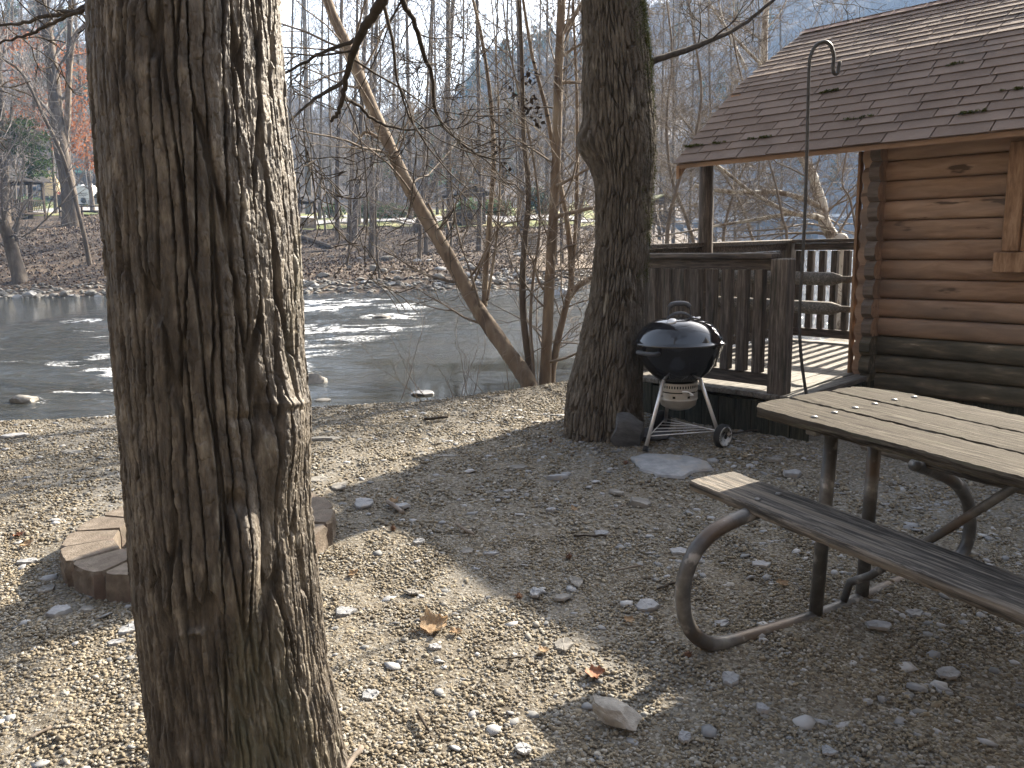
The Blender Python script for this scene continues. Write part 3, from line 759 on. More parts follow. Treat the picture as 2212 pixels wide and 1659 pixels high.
prof = [(0.02, rim-.282), (.06, rim-.279), (.11, rim-.263), (.16, rim-.232), (.208, rim-.187), (.246, rim-.133), (.272, rim-.077), (.29, rim-.03), (.296, rim-.004), (.3, rim)]
o = MB().lathe(prof, (0, 0, 0), 72).build('bowl', M['enamel'], grill, True)
lp = [(RR+.003, rim+.001), (RR+.006, rim+.006), (RR+.004, rim+.015), (RR-.006, rim+.019), (RR-.014, rim+.033), (RR-.03, rim+.066), (RR-.055, rim+.098), (RR-.09, rim+.128), (RR-.135, rim+.151), (RR-.18, rim+.165), (RR-.23, rim+.173), (0, rim+.176)]
lid = MB().lathe(lp, (0, 0, 0), 72).build('lid', M['enamel'], grill, True)
sp = MB()
zt_ = rim+.17
hd = MB().tube(smooth_path([Vector((-.068, .0, zt_+.07)), Vector((-.05, 0, zt_+.092)), Vector((0, 0, zt_+.099)), Vector((.05, 0, zt_+.092)), Vector((.068, 0, zt_+.07))], 5), [.010]*1+[.015]*19+[.010], 12, squash=1.3).build('lid_handle', M['handle'], lid, True)
wr = MB()
for sx in (-1, 1):
    wr.tube(smooth_path([Vector((sx*.064, 0, zt_+.078)), Vector((sx*.072, 0, zt_+.05)), Vector((sx*.075, 0, zt_-.004))], 4), .006, 8)
wr.tube(smooth_path([Vector((-.085, -.0, zt_+.004)), Vector((-.04, -.012, zt_+.03)), Vector((0, -.014, zt_+.036)), Vector((.04, -.012, zt_+.03)), Vector((.085, 0, zt_+.004))], 5), .012, 10, squash=.35)
wr.build('handle_bracket', M['handle'], lid, True)
tm = MB().lathe([(.031, 0), (.031, .008), (.026, .013), (.0, .014)], (0, 0, 0), 24, Matrix.Rotation(.38, 4, 'X') @ Matrix.Rotation(-.25, 4, 'Y'))
o = tm.build('thermometer', M['alu'], lid, True); o.location = (-.075, -.125, rim+.158)
dv = MB().lathe([(.05, 0), (.05, .006), (.012, .009), (.012, .02), (0, .021)], (0, 0, 0), 24, Matrix.Rotation(-.3, 4, 'Y'))
o = dv.build('vent_damper', M['alu'], lid, True); o.location = (.12, .1, rim+.146)
sh_dir = Vector((-.8, -.6, 0)).normalized(); pp = Vector((-sh_dir.y, sh_dir.x, 0)); hz = rim-.038
MB().tube(smooth_path([sh_dir*.275+pp*.075+Vector((0, 0, hz)), sh_dir*.325+pp*.07+Vector((0, 0, hz)), sh_dir*.338+Vector((0, 0, hz)), sh_dir*.325-pp*.07+Vector((0, 0, hz)), sh_dir*.275-pp*.075+Vector((0, 0, hz))], 5), .014, 10).build('side_handle', M['handle'], grill, True)
# ash catcher with punched band
cz = rim-.262
band = MB(); NB = 44; rb = .13
zs = [cz+.0, cz-.016, cz-.034, cz-.05, cz-.058, cz-.066, cz-.085, cz-.1, cz-.112]
for j in range(NB*2):
    a0, a1 = 2*math.pi*j/(NB*2), 2*math.pi*(j+1)/(NB*2)
    for k in range(len(zs)-1):
        if k == 1 and j % 2 == 0: continue
        if k == 4 and (j % 22) > 3: continue
        if k == 6 and (j % 11) in (4, 5): continue
        band.add([(rb*math.cos(a0), rb*math.sin(a0), zs[k]), (rb*math.cos(a1), rb*math.sin(a1), zs[k]), (rb*math.cos(a1), rb*math.sin(a1), zs[k+1]), (rb*math.cos(a0), rb*math.sin(a0), zs[k+1])], [(0, 3, 2, 1)])
ash = band.build('ash_catcher', M['cream'], grill, False)
MB().lathe([(0, cz-.2), (.04, cz-.198), (.085, cz-.185), (.118, cz-.162), (.127, cz-.125), (.132, cz-.118), (.132, cz-.11), (.125, cz-.108)], (0, 0, 0), 40).build('ash_pan', M['cream'], ash, True)
MB().lathe([(.108, cz-.108), (.104, cz+.004)], (0, 0, 0), 40).build('inner_drum', M['rubber'], ash, True)
MB().tube(smooth_path([Vector((.0, -rb, cz-.05)), Vector((.03, -rb-.04, cz-.045)), Vector((.06, -rb-.055, cz-.065)), Vector((.05, -rb-.02, cz-.07))], 5), .005, 6).build('sweep_handle', M['alu'], ash, True)
feet = [atz(1393, 975, tz(.88, 5.15)), Vector((1.395, 5.235, 0)), Vector((1.11, 5.66, 0))]
feet[0].z = tz(feet[0].x, feet[0].y)
WR = .082
tops = []
for i, ft in enumerate(feet):
    a = math.atan2(ft.y-GC.y, ft.x-GC.x); top_ = Vector((.135*math.cos(a), .135*math.sin(a), rim-.205)); tops.append(top_)
    end = ft-GC
    if i > 0: end.z = tz(ft.x, ft.y)+WR
    ln = end-top_
    lg = MB().tube([top_, end if i > 0 else top_+ln*.94], .0125, 14).build('leg', M['alu'], grill, True)
    MB().tube([top_-ln*.02, top_+ln*.06], .0165, 12).build('leg_socket', M['handle'], lg, True)
    if i == 0: MB().tube([top_+ln*.93, end], [.0165, .019], 12).build('foot_cap', M['rubber'], lg, True)
axd = (feet[2]-feet[1]).normalized()
axd = Vector((.62, -.78, 0)).normalized()
for i in (1, 2):
    c = feet[i]-GC+Vector((0, 0, 0)); c.z = tz(feet[i].x, feet[i].y)+WR
    side = axd if i == 1 else -axd
    c = c+side*.03*(1 if i == 1 else 1)
    mt = Matrix.Translation(c) @ side.to_track_quat('Z', 'Y').to_matrix().to_4x4()
    w = MB().lathe([(.05, -.022), (WR-.006, -.022), (WR, -.016), (WR, .016), (WR-.006, .022), (.056, .022), (.05, .014), (.02, .012), (.018, .024), (0, .026)], (0, 0, 0), 40)
    w.v = [tuple(mt @ Vector(p)) for p in w.v]
    wo_ = w.build('wheel', M['rubber'], grill, True)
    rg = MB().lathe([(.056, .0225), (.064, .0245), (.0685, .0235)], (0, 0, 0), 40); rg.v = [tuple(mt @ Vector(p)) for p in rg.v]
    rg.build('rim_ring', mat('wheel_white', [(.3, (.55, .54, .51)), (.7, (.72, .71, .68))], 30, rough=.6, spots=[(40, .55, .6, (.05, .05, .05), .9)]) if 'wheel_white' not in bpy.data.materials else bpy.data.materials['wheel_white'], wo_, True)
rk = MB(); k0 = .74
def legp(i, f):
    e = feet[i]-GC
    if i > 0: e.z = tz(feet[i].x, feet[i].y)+WR
    return tops[i]+(e-tops[i])*f
ra, rb_, rc_ = legp(0, .80), legp(1, .93), legp(2, .93)
for A_, B_ in ((ra, rb_), (ra, rc_), (rc_, rb_)): rk.tube([A_, B_], .004, 6)
for f in (.22, .42, .62, .8): rk.tube([ra.lerp(rc_, f), rb_.lerp(rc_, f*.55+.02)], .003, 6)
rk.build('wire_shelf', M['alu'], grill, True)

# ------------------------------------------------------------------ log cabin
KX, KY, CYAW = 2.793, 6.351, rad(-47.45)
cabin = thing('log_cabin', 'brown log cabin with shingled roof and railed wooden porch at the right', 'cabin', (KX, KY, 0), CYAW)
ca_, cb_ = Vector((math.cos(CYAW), math.sin(CYAW), 0)), Vector((-math.sin(CYAW), math.cos(CYAW), 0))
ZD = .30
def stain(name, tint=1.0):
    return mat(name, [(.3, (.14*tint, .087*tint, .055*tint)), (.5, (.215*tint, .142*tint, .094*tint)), (.7, (.285*tint, .198*tint, .138*tint))], 3.2, (1, 9, 5), detail=7, rough=.8, bump=.25, bscale=9, bvec=(1, 14, 14), dist=.004, distort=.5, spec=.3,
               spots=[(2.3, .645, .69, (.05, .03, .018), .85), (.7, .46, .64, (.13, .105, .085), .7)], island=.22)
M['log'] = stain('log')
M['log_low'] = mat('log_low', [(.3, (.045, .042, .03)), (.5, (.085, .077, .057)), (.64, (.15, .125, .09)), (.7, (.3, .26, .19))], 3.5, (1, 7, 5), detail=7, rough=.8, bump=.4, bscale=9, bvec=(1, 12, 12), dist=.005, spec=.2)
M['log_end'] = mat('log_end', [(.3, (.13, .09, .06)), (.7, (.24, .18, .125))], 12, rough=.8, bump=.3, spec=.2)
M['log_grey'] = mat('log_grey', [(.3, (.09, .07, .056)), (.7, (.17, .14, .115))], 8, (1, 1, 5), rough=.8, bump=.3, spec=.2)
M['deck'] = wood_mat('deck', (.12, .115, .105), (.22, .205, .18), (.36, .335, .3), along=(14, 1, 14), rough=.75, spots=[(1.2, .53, .64, (.09, .085, .07), .6)])
M['rail'] = wood_mat('rail', (.04, .034, .03), (.08, .068, .058), (.14, .118, .1), along=(1, 12, 12), rough=.8)
M['rail_up'] = wood_mat('rail_up', (.048, .04, .034), (.09, .076, .064), (.155, .133, .113), along=(12, 12, 1), rough=.8, spots=[(3, .55, .66, (.035, .036, .028), .7)])
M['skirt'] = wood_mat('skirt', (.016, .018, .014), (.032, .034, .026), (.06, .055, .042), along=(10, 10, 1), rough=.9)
M['trim'] = wood_mat('trim', (.13, .075, .04), (.21, .125, .07), (.29, .185, .11), along=(6, 6, 1), rough=.65, bump=.3)
M['shingle'] = mat('shingle', [(.15, (.085, .064, .052)), (.4, (.118, .09, .073)), (.65, (.145, .113, .093)), (.9, (.18, .146, .122))], 4, rough=.95, bump=.9, bscale=240, dist=.004, spec=.1, island=.35,
                     spots=[(1.3, .55, .7, (.085, .075, .07), .5), (90, .6, .7, (.26, .23, .21), .35)])

def dlog(mb, s0, s1, t, z, h, out=.042, axis='s', sgn=-1, n=9, R=random.Random(1)):
    """half-round log course: along s (facing -t) or along t (facing -s)"""
    ring = []
    for k in range(n):
        g_ = -math.pi/2+math.pi*k/(n-1)
        ring.append((sgn*out*max(0, math.cos(g_))**.7, (h/2-.0015)*math.sin(g_)))
    ring = [(sgn*-.06, ring[0][1])]+ring+[(sgn*-.06, ring[-1][1])]
    m_ = len(ring); vs = []
    for s_ in (s0, s1):
        for o_, zz in ring:
            vs.append((s_, t+o_, z+zz) if axis == 's' else (t+o_, s_, z+zz))
    fs = [(i, (i+1) % m_, m_+(i+1) % m_, m_+i) for i in range(m_)]+[tuple(range(m_))[::-1], tuple(range(m_, 2*m_))]
    if (axis == 's') != (sgn < 0): fs = [f[::-1] for f in fs]
    mb.add(vs, fs)
HC = .1475; Z0 = .165
wl_ = MB(); wlo = MB()
WX0, WX1, WZ0, WZ1 = 1.105, 2.0, 1.25, 1.9
for i in range(13):
    zc = Z0+HC*(i+.5)
    mb = wlo if i < 3 else wl_
    if WZ0-.06 < zc < WZ1+.02:
        dlog(mb, .16, WX0, 0, zc, HC); dlog(mb, WX1, 4.6, 0, zc, HC)
    else:
        dlog(mb, .16, 4.6, 0, zc, HC)
o = wl_.build('log_wall', M['log'], cabin); auto_smooth(o, 50)
o = wlo.build('log_wall', M['log_low'], cabin); tag(o, 'darker lower log courses'); auto_smooth(o, 50)  # lowest courses get a darker colour
gl = MB()
for i in range(13):
    dlog(gl, -.085, 2.7, 0.06, Z0+HC*(i+.0)+.04, HC, axis='t', out=.065)
    dlog(gl, 0.0, 2.7, 4.6, Z0+HC*(i+.5), HC, axis='t', sgn=1); dlog(gl, 0.0, 4.6, 2.7, Z0+HC*(i+.5), HC, axis='s', sgn=1)
gl.box((.03, 1.31, 1.12), (.05, 2.75, 1.9))
o = gl.build('end_wall', M['log'], cabin); auto_smooth(o, 50)
for sx in (.07, 4.53):
    MB().add([(sx+q, t, z) for q in (-.02, .02) for t, z in ((0, 2.02), (2.7, 2.02), (2.7, 2.85), (1.87, 3.3), (.75, 2.75))],
             [(0, 4, 3, 2, 1), (5, 6, 7, 8, 9), (0, 1, 6, 5), (1, 2, 7, 6), (2, 3, 8, 7), (3, 4, 9, 8), (4, 0, 5, 9)]).build('gable', M['log'], cabin)
MB().box((2.3, 2.72, 2.4), (4.5, .04, .9)).build('back_wall', M['log'], cabin)
R6 = random.Random(9)
for i in range(13):                                             # notched log ends at the near corner
    zc = Z0+HC*(i+.5)
    b = MB(); s0, s1 = .085, .162; tf, tb = -.165, .05; hz_ = HC/2-.002
    zt = [(tf+.045, zc+hz_), (tf, zc+hz_*.35), (tf, zc-hz_*.55), (tf+.035, zc-hz_), (tb, zc-hz_), (tb, zc+hz_)]
    j = R6.uniform(-.006, .006)
    vs = [(s0+j*.3, t_+j, z_) for t_, z_ in zt]+[(s1, t_+j, z_) for t_, z_ in zt]
    b.add(vs, [(0, 1, 2, 3, 4, 5)[::1], (11, 10, 9, 8, 7, 6)]+[(k, k+6, (k+1) % 6+6, (k+1) % 6) for k in range(6)])
    o = b.build('log_end', M['log'] if i > 2 else M['log_low'], cabin)
    if i > 2:
        o.data.materials.append(M['log_grey'])
        for k in (2, 3, 4): o.data.polygons[k].material_index = 1
MB().box((-.026, -.06, 1.15), (.02, .06, 1.74)).build('corner_trim', M['trim'], cabin)
# window
win = MB()
ft_ = -.092
win.bevbox((WX0-.055, ft_, (1.26+1.99)/2), (.105, .045, 1.99-1.26), .006)
win.bevbox((WX1+.055, ft_, (1.26+1.99)/2), (.105, .045, 1.99-1.26), .006)
win.bevbox(((WX0+WX1)/2, ft_, 1.945), (WX1-WX0-.006, .043, .09), .006)
wino = win.build('window', M['trim'], cabin)
MB().bevbox(((WX0+WX1)/2, ft_-.004, 1.185), (WX1-WX0+.30, .052, .138), .006).build('sill', M['trim'], wino)
sa = MB()
for sx in (WX0+.022, WX1-.022): sa.box((sx, -.06, 1.58), (.04, .04, .64))
for zz in (1.285, 1.58, 1.875): sa.box(((WX0+WX1)/2, -.059, zz), (WX1-WX0-.09, .036, .04))
sa.build('sash', M['trim'], wino)
mg = mat('glass', [(.3, (.012, .014, .016)), (.7, (.025, .027, .03))], 2, rough=.06, spec=.6)
MB().box(((WX0+WX1)/2, -.045, 1.58), (WX1-WX0-.06, .012, .6)).build('pane', mg, wino)

# roof
def rz(s, t):
    return np.interp(t, [-.36, -.26, .5, .75, 1.0, 1.87, 3.01, 4.08], [2.035, 2.125, 2.70, 2.868, 3.0, 3.46, 2.86, 2.085])+0.0*s
roof = MB()
S0, S1 = -1.53, 5.0
def slab(t0, t1, th, zo=0.0):
    zs_ = [[rz(s, t)+zo for t in (t0, t1)] for s in (S0, S1)]
    vs = [(s, t, zs_[i][j]-dz) for dz in (0, th) for i, s in enumerate((S0, S1)) for j, t in enumerate((t0, t1))]
    roof.add(vs, [(0, 2, 3, 1), (4, 5, 7, 6), (0, 1, 5, 4), (2, 6, 7, 3), (0, 4, 6, 2), (1, 3, 7, 5)])
for t0, t1 in ((-.35, -.26), (-.26, .5), (.5, .75), (.75, 1.0), (1.0, 1.87), (1.87, 3.0)): slab(t0, t1, .035, -.012)
roofo = roof.build('roof', M['log'], cabin)
sh = MB(); R7 = random.Random(17); butts = []
def course(t0, t1, dirn):
    """shingle courses from eave t0 up to t1"""
    L_ = math.hypot(t1-t0, rz(S0, t1)-rz(S0, t0)); n = max(1, round(L_/.118)); tv = ((t1-t0)/L_, (rz(S0, t1)-rz(S0, t0))/L_)
    nrm = (-tv[1]*dirn, tv[0]*dirn) if dirn > 0 else (tv[1], -tv[0])
    for k in range(n):
        s = S0-.02-R7.uniform(0, .3); e0 = k*L_/n-.012; e1 = (k+1)*L_/n+.035
        while s < S1:
            w = .30*R7.uniform(.8, 1.25); a, b_ = max(s, S0-.012+R7.uniform(-.006, .006)), min(s+w-.010, S1)
            if b_-a > .03:
                lift0 = .012+R7.uniform(0, .004); j = R7.uniform(-.006, .006); th = .006
                pts = []
                nn = 5
                for i in range(nn):
                    ss = a+(b_-a)*i/(nn-1); cu = R7.uniform(-.0015, .0015); sl_ = 0.0
                    for (e, l_) in ((e0+j+cu, lift0), (e1, .002)):
                        for tk in (0, th):
                            t_ = t0+tv[0]*e+nrm[0]*(l_+tk); z_ = rz(S0, t0)+tv[1]*e+nrm[1]*(l_+tk)+sl_
                            pts.append((ss, t_, z_))
                fs = []
                for i in range(nn-1):
                    q = i*4; p = q+4
                    fs += [(q+1, p+1, p+3, q+3), (q, q+2, p+2, p), (q, p, p+1, q+1), (q+2, q+3, p+3, p+2)]
                fs += [(0, 1, 3, 2), (nn*4-4, nn*4-2, nn*4-1, nn*4-3)]
                if dirn < 0: fs = [f[::-1] for f in fs]
                sh.add(pts, fs)
                if dirn > 0 and t0 < .5 and R7.random() < .3: butts.append(Vector(((a+b_)/2+R7.uniform(-.1, .1), pts[1][1], pts[1][2])))
            s += w
course(-.27, .5, 1); course(-.37, -.27, 1); course(.5, .75, 1); course(.75, 1.0, 1); course(1.0, 1.87, 1); course(3.01, 1.87, -1)
sh.build('shingles', M['shingle'], roofo)
rc = MB()
s = S0-.01
while s < S1:
    for sg in (-1, 1):
        rc.add([(s, 1.87, rz(s, 1.87)+.03), (s+.22, 1.87, rz(s, 1.87)+.022), (s+.22, 1.87+sg*.13, rz(s, 1.87)-.04), (s, 1.87+sg*.13, rz(s, 1.87)-.032)], [(0, 1, 2, 3) if sg < 0 else (3, 2, 1, 0)])
    s += .16
rc.build('ridge_cap', mat('ridge_cap', [(.3, (.14, .085, .065)), (.7, (.22, .15, .12))], 6, rough=.9, bump=.5, island=.5), roofo)
fa = MB()
for t0, t1 in ((-.355, -.26), (-.26, .5), (.5, .75), (.75, 1.0), (1.0, 1.87), (1.87, 3.0)):
    vs = [(s, t, rz(s, t)-.02-dz) for dz in (0, .11) for s in (S0-.004, S0+.022) for t in (t0, t1)]
    fa.add(vs, [(0, 1, 3, 2), (4, 6, 7, 5), (0, 4, 5, 1), (2, 3, 7, 6), (0, 2, 6, 4), (1, 5, 7, 3)])
fa.build('fascia', M['trim'], roofo)
mv = MB()
mcs = []
for p in butts:
    if R7.random() < .36 and p.x < 3.2:
        for _ in range(R7.randrange(3, 13)): mcs.append((p.x+R7.gauss(0, .05), p.y-R7.uniform(0, .008), p.z+R7.uniform(-.003, .006)))
leaf_cloud('moss', mcs, M['moss'], .007, 24, .009, roofo, R=np.random.default_rng(3), flat=.5)
# porch
dk = MB(); R8 = random.Random(4); s = -1.55
while s < -.0:
    w = .138; t1 = 1.66; t0 = -1.29
    if s+w > .02: w = .02-s
    dk.bevbox((s+w/2, (t0+t1)/2, ZD-.019+R8.uniform(-.002, .002)), (w-.007, t1-t0+R8.uniform(-.01, .01), .037), .004); s += .138
dk.build('deck', M['deck'], cabin)
MB().bevbox((.09, -.65, ZD-.021), (.12, 1.25, .036), .004).build('deck_edge', M['deck'], cabin)
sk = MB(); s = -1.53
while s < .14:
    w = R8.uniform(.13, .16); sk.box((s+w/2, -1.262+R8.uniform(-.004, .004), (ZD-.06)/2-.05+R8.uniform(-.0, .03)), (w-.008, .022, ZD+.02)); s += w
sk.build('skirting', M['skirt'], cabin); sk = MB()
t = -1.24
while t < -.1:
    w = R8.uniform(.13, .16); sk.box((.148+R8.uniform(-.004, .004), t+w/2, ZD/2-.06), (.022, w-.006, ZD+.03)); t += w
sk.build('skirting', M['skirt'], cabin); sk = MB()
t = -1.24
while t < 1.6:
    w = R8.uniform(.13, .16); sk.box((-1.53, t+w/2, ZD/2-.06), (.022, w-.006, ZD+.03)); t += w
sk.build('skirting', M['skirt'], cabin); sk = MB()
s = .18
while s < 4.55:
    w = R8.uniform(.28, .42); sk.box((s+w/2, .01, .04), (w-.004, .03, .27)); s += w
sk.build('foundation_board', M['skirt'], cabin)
def railing(p0, p1, ztop, zd, name='railing', spacing=.128, bw=.062, flip=1):
    p0, p1 = Vector(p0), Vector(p1); d = p1-p0; L_ = d.length; d.normalize(); an = math.atan2(d.y, d.x)
    m = Matrix.Rotation(an, 4, 'Z'); c = (p0+p1)/2
    r = MB().bevbox((c.x, c.y, ztop-.019), (L_, .14, .038), .006, m).build('top_rail', M['rail'], cabin)
    n_ = Vector((-d.y, d.x, 0))*.02*flip
    MB().bevbox((c.x+n_.x*0, c.y+n_.y*0, ztop-.038-.036-.002), (L_-.02, .036, .07), .004, m).build('under_rail', M['rail'], cabin)
    MB().bevbox((c.x, c.y, zd+.085), (L_-.02, .036, .085), .004, m).build('bottom_rail', M['rail'], cabin)
    k = int(L_/spacing)
    for i in range(k):
        q = p0+d*(spacing*(i+.5)+ (L_-k*spacing)/2)
        MB().bevbox((q.x, q.y, (zd+.13+ztop-.115)/2), (bw, bw, ztop-zd-.248), .005, Matrix.Rotation(an+R8.uniform(-.05, .05), 4, 'Z')).build('baluster', M['rail_up'], cabin)
railing((-1.5, -1.2, 0), (-.07, -1.2, 0), 1.285, ZD, spacing=.132, bw=.07)
railing((-1.5, -1.13, 0), (-1.5, 1.52, 0), 1.35, ZD)
railing((-1.43, 1.6, 0), (-.02, 1.6, 0), 1.35, ZD)
for (s_, t_, zt_2) in ((-.02, -1.2, 1.247), (-1.5, -1.2, 1.29), (-1.5, 1.6, 1.35)):
    MB().bevbox((s_, t_, (zt_2+(.0 if s_ > -.1 else .05))/2), (.125, .125, zt_2-(.0 if s_ > -.1 else .05)), .008).build('rail_post', M['rail_up'], cabin)
o = MB().tube([(-1.46, 0, ZD), (-1.455, 0, 1.2), (-1.46, 0, 2.16)], [.068, .066, .063], 20).build('roof_post', M['rail_up'], cabin, True)
MB().box((-.72, 0.0, 2.2), (1.52, .11, .13)).build('porch_beam', M['log'], cabin)
MB().box((-1.46, 1.6, 2.62), (.1, 2.3, .14)).build('porch_beam', M['log'], cabin)
for zz in (1.045, .805):
    MB().tube([(-1.40, 0, zz+.005), (-1.36, 0, zz+.005), (-.24, 0, zz-.004), (-.17, 0, zz-.004), (-.168, 0, zz-.004), (-.07, 0, zz-.004)], [.025, .054, .054, .034, .026, .026], 20).build('log_rail', M['deck'], cabin, True)

# ------------------------------------------------------------------ hook pole
HP = at(1745, 880, 5.3); HP.z = 0
hook = thing('hook_pole', 'thin black metal pole with a crook top stuck in the gravel by the deck post', 'hook pole', HP)
hp = [(1748, 925), (1746, 880), (1740, 842), (1731, 775), (1727, 705), (1729, 640), (1735, 540), (1741, 400), (1745, 250), (1747.8, 149), (1751, 121), (1762, 99), (1780, 90), (1794, 98), (1801, 121), (1799.6, 147), (1803, 159), (1810, 156), (1813.5, 133)]
P_h = [at(x, y, 5.28) for x, y in hp]
MB().tube(smooth_path(P_h, 6), [.0105]*60+[.0115]*(6*18+1-60), 12).build('pole', mat('iron', [(.3, (.03, .03, .03)), (.7, (.075, .072, .068))], 30, rough=.5, metal=.3, bump=.2, spec=.5), hook, True, sub=HP)

# ------------------------------------------------------------------ rocks, slabs, fire ring
def rock_mesh(name, size, seed, sub_=3, flat=1.0, sharp=.5, rough=.12):
    R = np.random.default_rng(seed)
    import bmesh
    bm = bmesh.new(); bmesh.ops.create_icosphere(bm, subdivisions=sub_, radius=1.0)
    v = np.array([tuple(p.co) for p in bm.verts])
    for k in range(int(5+9*sharp)):                              # cut facets
        n_ = R.normal(0, 1, 3); n_ /= np.linalg.norm(n_); c = R.uniform(.55, .9)
        dd = v @ n_; v = v-np.where(dd > c, dd-c, 0)[:, None]*n_
    v = v*(1+rough*(fbm(v*2.2+seed*3.1, 3, seed)[:, None]-.5)*2)
    v = v*np.array(size)
    for p, q in zip(bm.verts, v): p.co = q
    me = bpy.data.meshes.new(name); bm.to_mesh(me); bm.free(); me.update(); smooth(me); me.set_sharp_from_angle(angle=rad(28))
    return me
M['stone'] = mat('stone', [(.3, (.14, .13, .115)), (.5, (.23, .22, .2)), (.7, (.36, .34, .31))], 9, rough=.88, bump=.6, bscale=30, dist=.01, spec=.2, spots=[(4, .55, .68, (.12, .105, .08), .5)])
M['slate'] = mat('slate', [(.3, (.24, .245, .255)), (.5, (.34, .345, .35)), (.7, (.45, .45, .445))], 16, (1, 1, 3), rough=.75, bump=.5, bscale=50, dist=.004, spec=.3, spots=[(8, .56, .68, (.24, .2, .15), .5)])
M['pale_stone'] = mat('pale_stone', [(.3, (.2, .185, .16)), (.5, (.3, .28, .245)), (.7, (.4, .38, .34))], 14, rough=.9, bump=.9, bscale=45, dist=.008, spec=.2, spots=[(6, .55, .66, (.12, .1, .08), .6)])
M['dark_slate'] = mat('dark_slate', [(.3, (.05, .052, .055)), (.7, (.11, .112, .115))], 12, (1, 1, 3), rough=.85, bump=.8, bscale=40, dist=.008, spec=.2)
M['paver'] = mat('paver', [(.3, (.13, .108, .086)), (.5, (.205, .172, .14)), (.7, (.3, .26, .215))], 14, rough=.95, bump=.9, bscale=110, dist=.006, spec=.1, spots=[(5, .54, .66, (.2, .13, .11), .5), (7, .54, .66, (.055, .048, .042), .75)])
def slab_mesh(poly, th, seed, rough=.004):
    """flat flake of stone from an outline"""
    R = random.Random(seed); mb = MB(); n = len(poly)
    c = Vector((sum(p[0] for p in poly)/n, sum(p[1] for p in poly)/n))
    out = []
    for i in range(n):
        a, b_ = Vector(poly[i]), Vector(poly[(i+1) % n])
        for k in range(4): out.append(a.lerp(b_, k/4)+Vector((R.uniform(-1, 1), R.uniform(-1, 1)))*(a-b_).length*.06)
    rings = [(1.0, -th), (1.02, 0), (.985, th*.75), (.93, th), (.5, th*1.05)]
    for f, z in rings:
        for p in out: q = c+(p-c)*f; mb.v.append((q.x, q.y, z+R.uniform(-rough, rough)))
    m_ = len(out)
    for k in range(len(rings)-1):
        for i in range(m_): mb.f.append((k*m_+i, k*m_+(i+1) % m_, (k+1)*m_+(i+1) % m_, (k+1)*m_+i))
    mb.v.append((c.x, c.y, th*1.05)); mb.f += [((len(rings)-1)*m_+i, (len(rings)-1)*m_+(i+1) % m_, len(mb.v)-1) for i in range(m_)]
    return mb
pol = [atz(x, y, 0) for x, y in ((1364, 992), (1390, 985), (1440, 987), (1490, 990), (1530, 1003), (1538, 1016), (1500, 1022), (1470, 1036), (1420, 1030), (1385, 1018))]
c = sum(pol, Vector())/len(pol)
o = slab_mesh([(p.x-c.x, p.y-c.y) for p in pol], .016, 3).build('stone_slab', M['slate'], None); o.location = (c.x, c.y, tz(c.x, c.y)+.004)
auto_smooth(o, 30); tag(o, 'large flat grey slate slab lying in the gravel in front of the grill', 'stone slab')
c = at(1352, 928, 5.36); c.z = tz(c.x, c.y)
o = link('standing_rock', rock_mesh('standing_rock', (.16, .08, .19), 5, sharp=1.6, rough=.2), M['dark_slate'], loc=(c.x, c.y, c.z+.05)); o.rotation_euler = (.1, .25, .1)
tag(o, 'dark jagged rock leaning against the base of the mossy tree', 'rock')
c = at(1405, 920, 5.5); c.z = tz(c.x, c.y)
o = link('standing_rock', rock_mesh('standing_rock', (.2, .1, .07), 8, sharp=1.5, rough=.2), M['dark_slate'], loc=(c.x, c.y, c.z+.02))
tag(o, 'low dark rock on the ground between the mossy tree and the grill leg', 'rock')
c = atz(1328, 1545, tz(.27, 2.15)+.03)
o = link('wedge_rock', rock_mesh('wedge_rock', (.108, .055, .04), 17, 4, sharp=2.2, rough=.22), M['pale_stone'], loc=(c.x, c.y, c.z)); o.rotation_euler = (.1, .16, rad(-32))
tag(o, 'long pale wedge-shaped rock lying alone on the gravel in the foreground', 'rock')
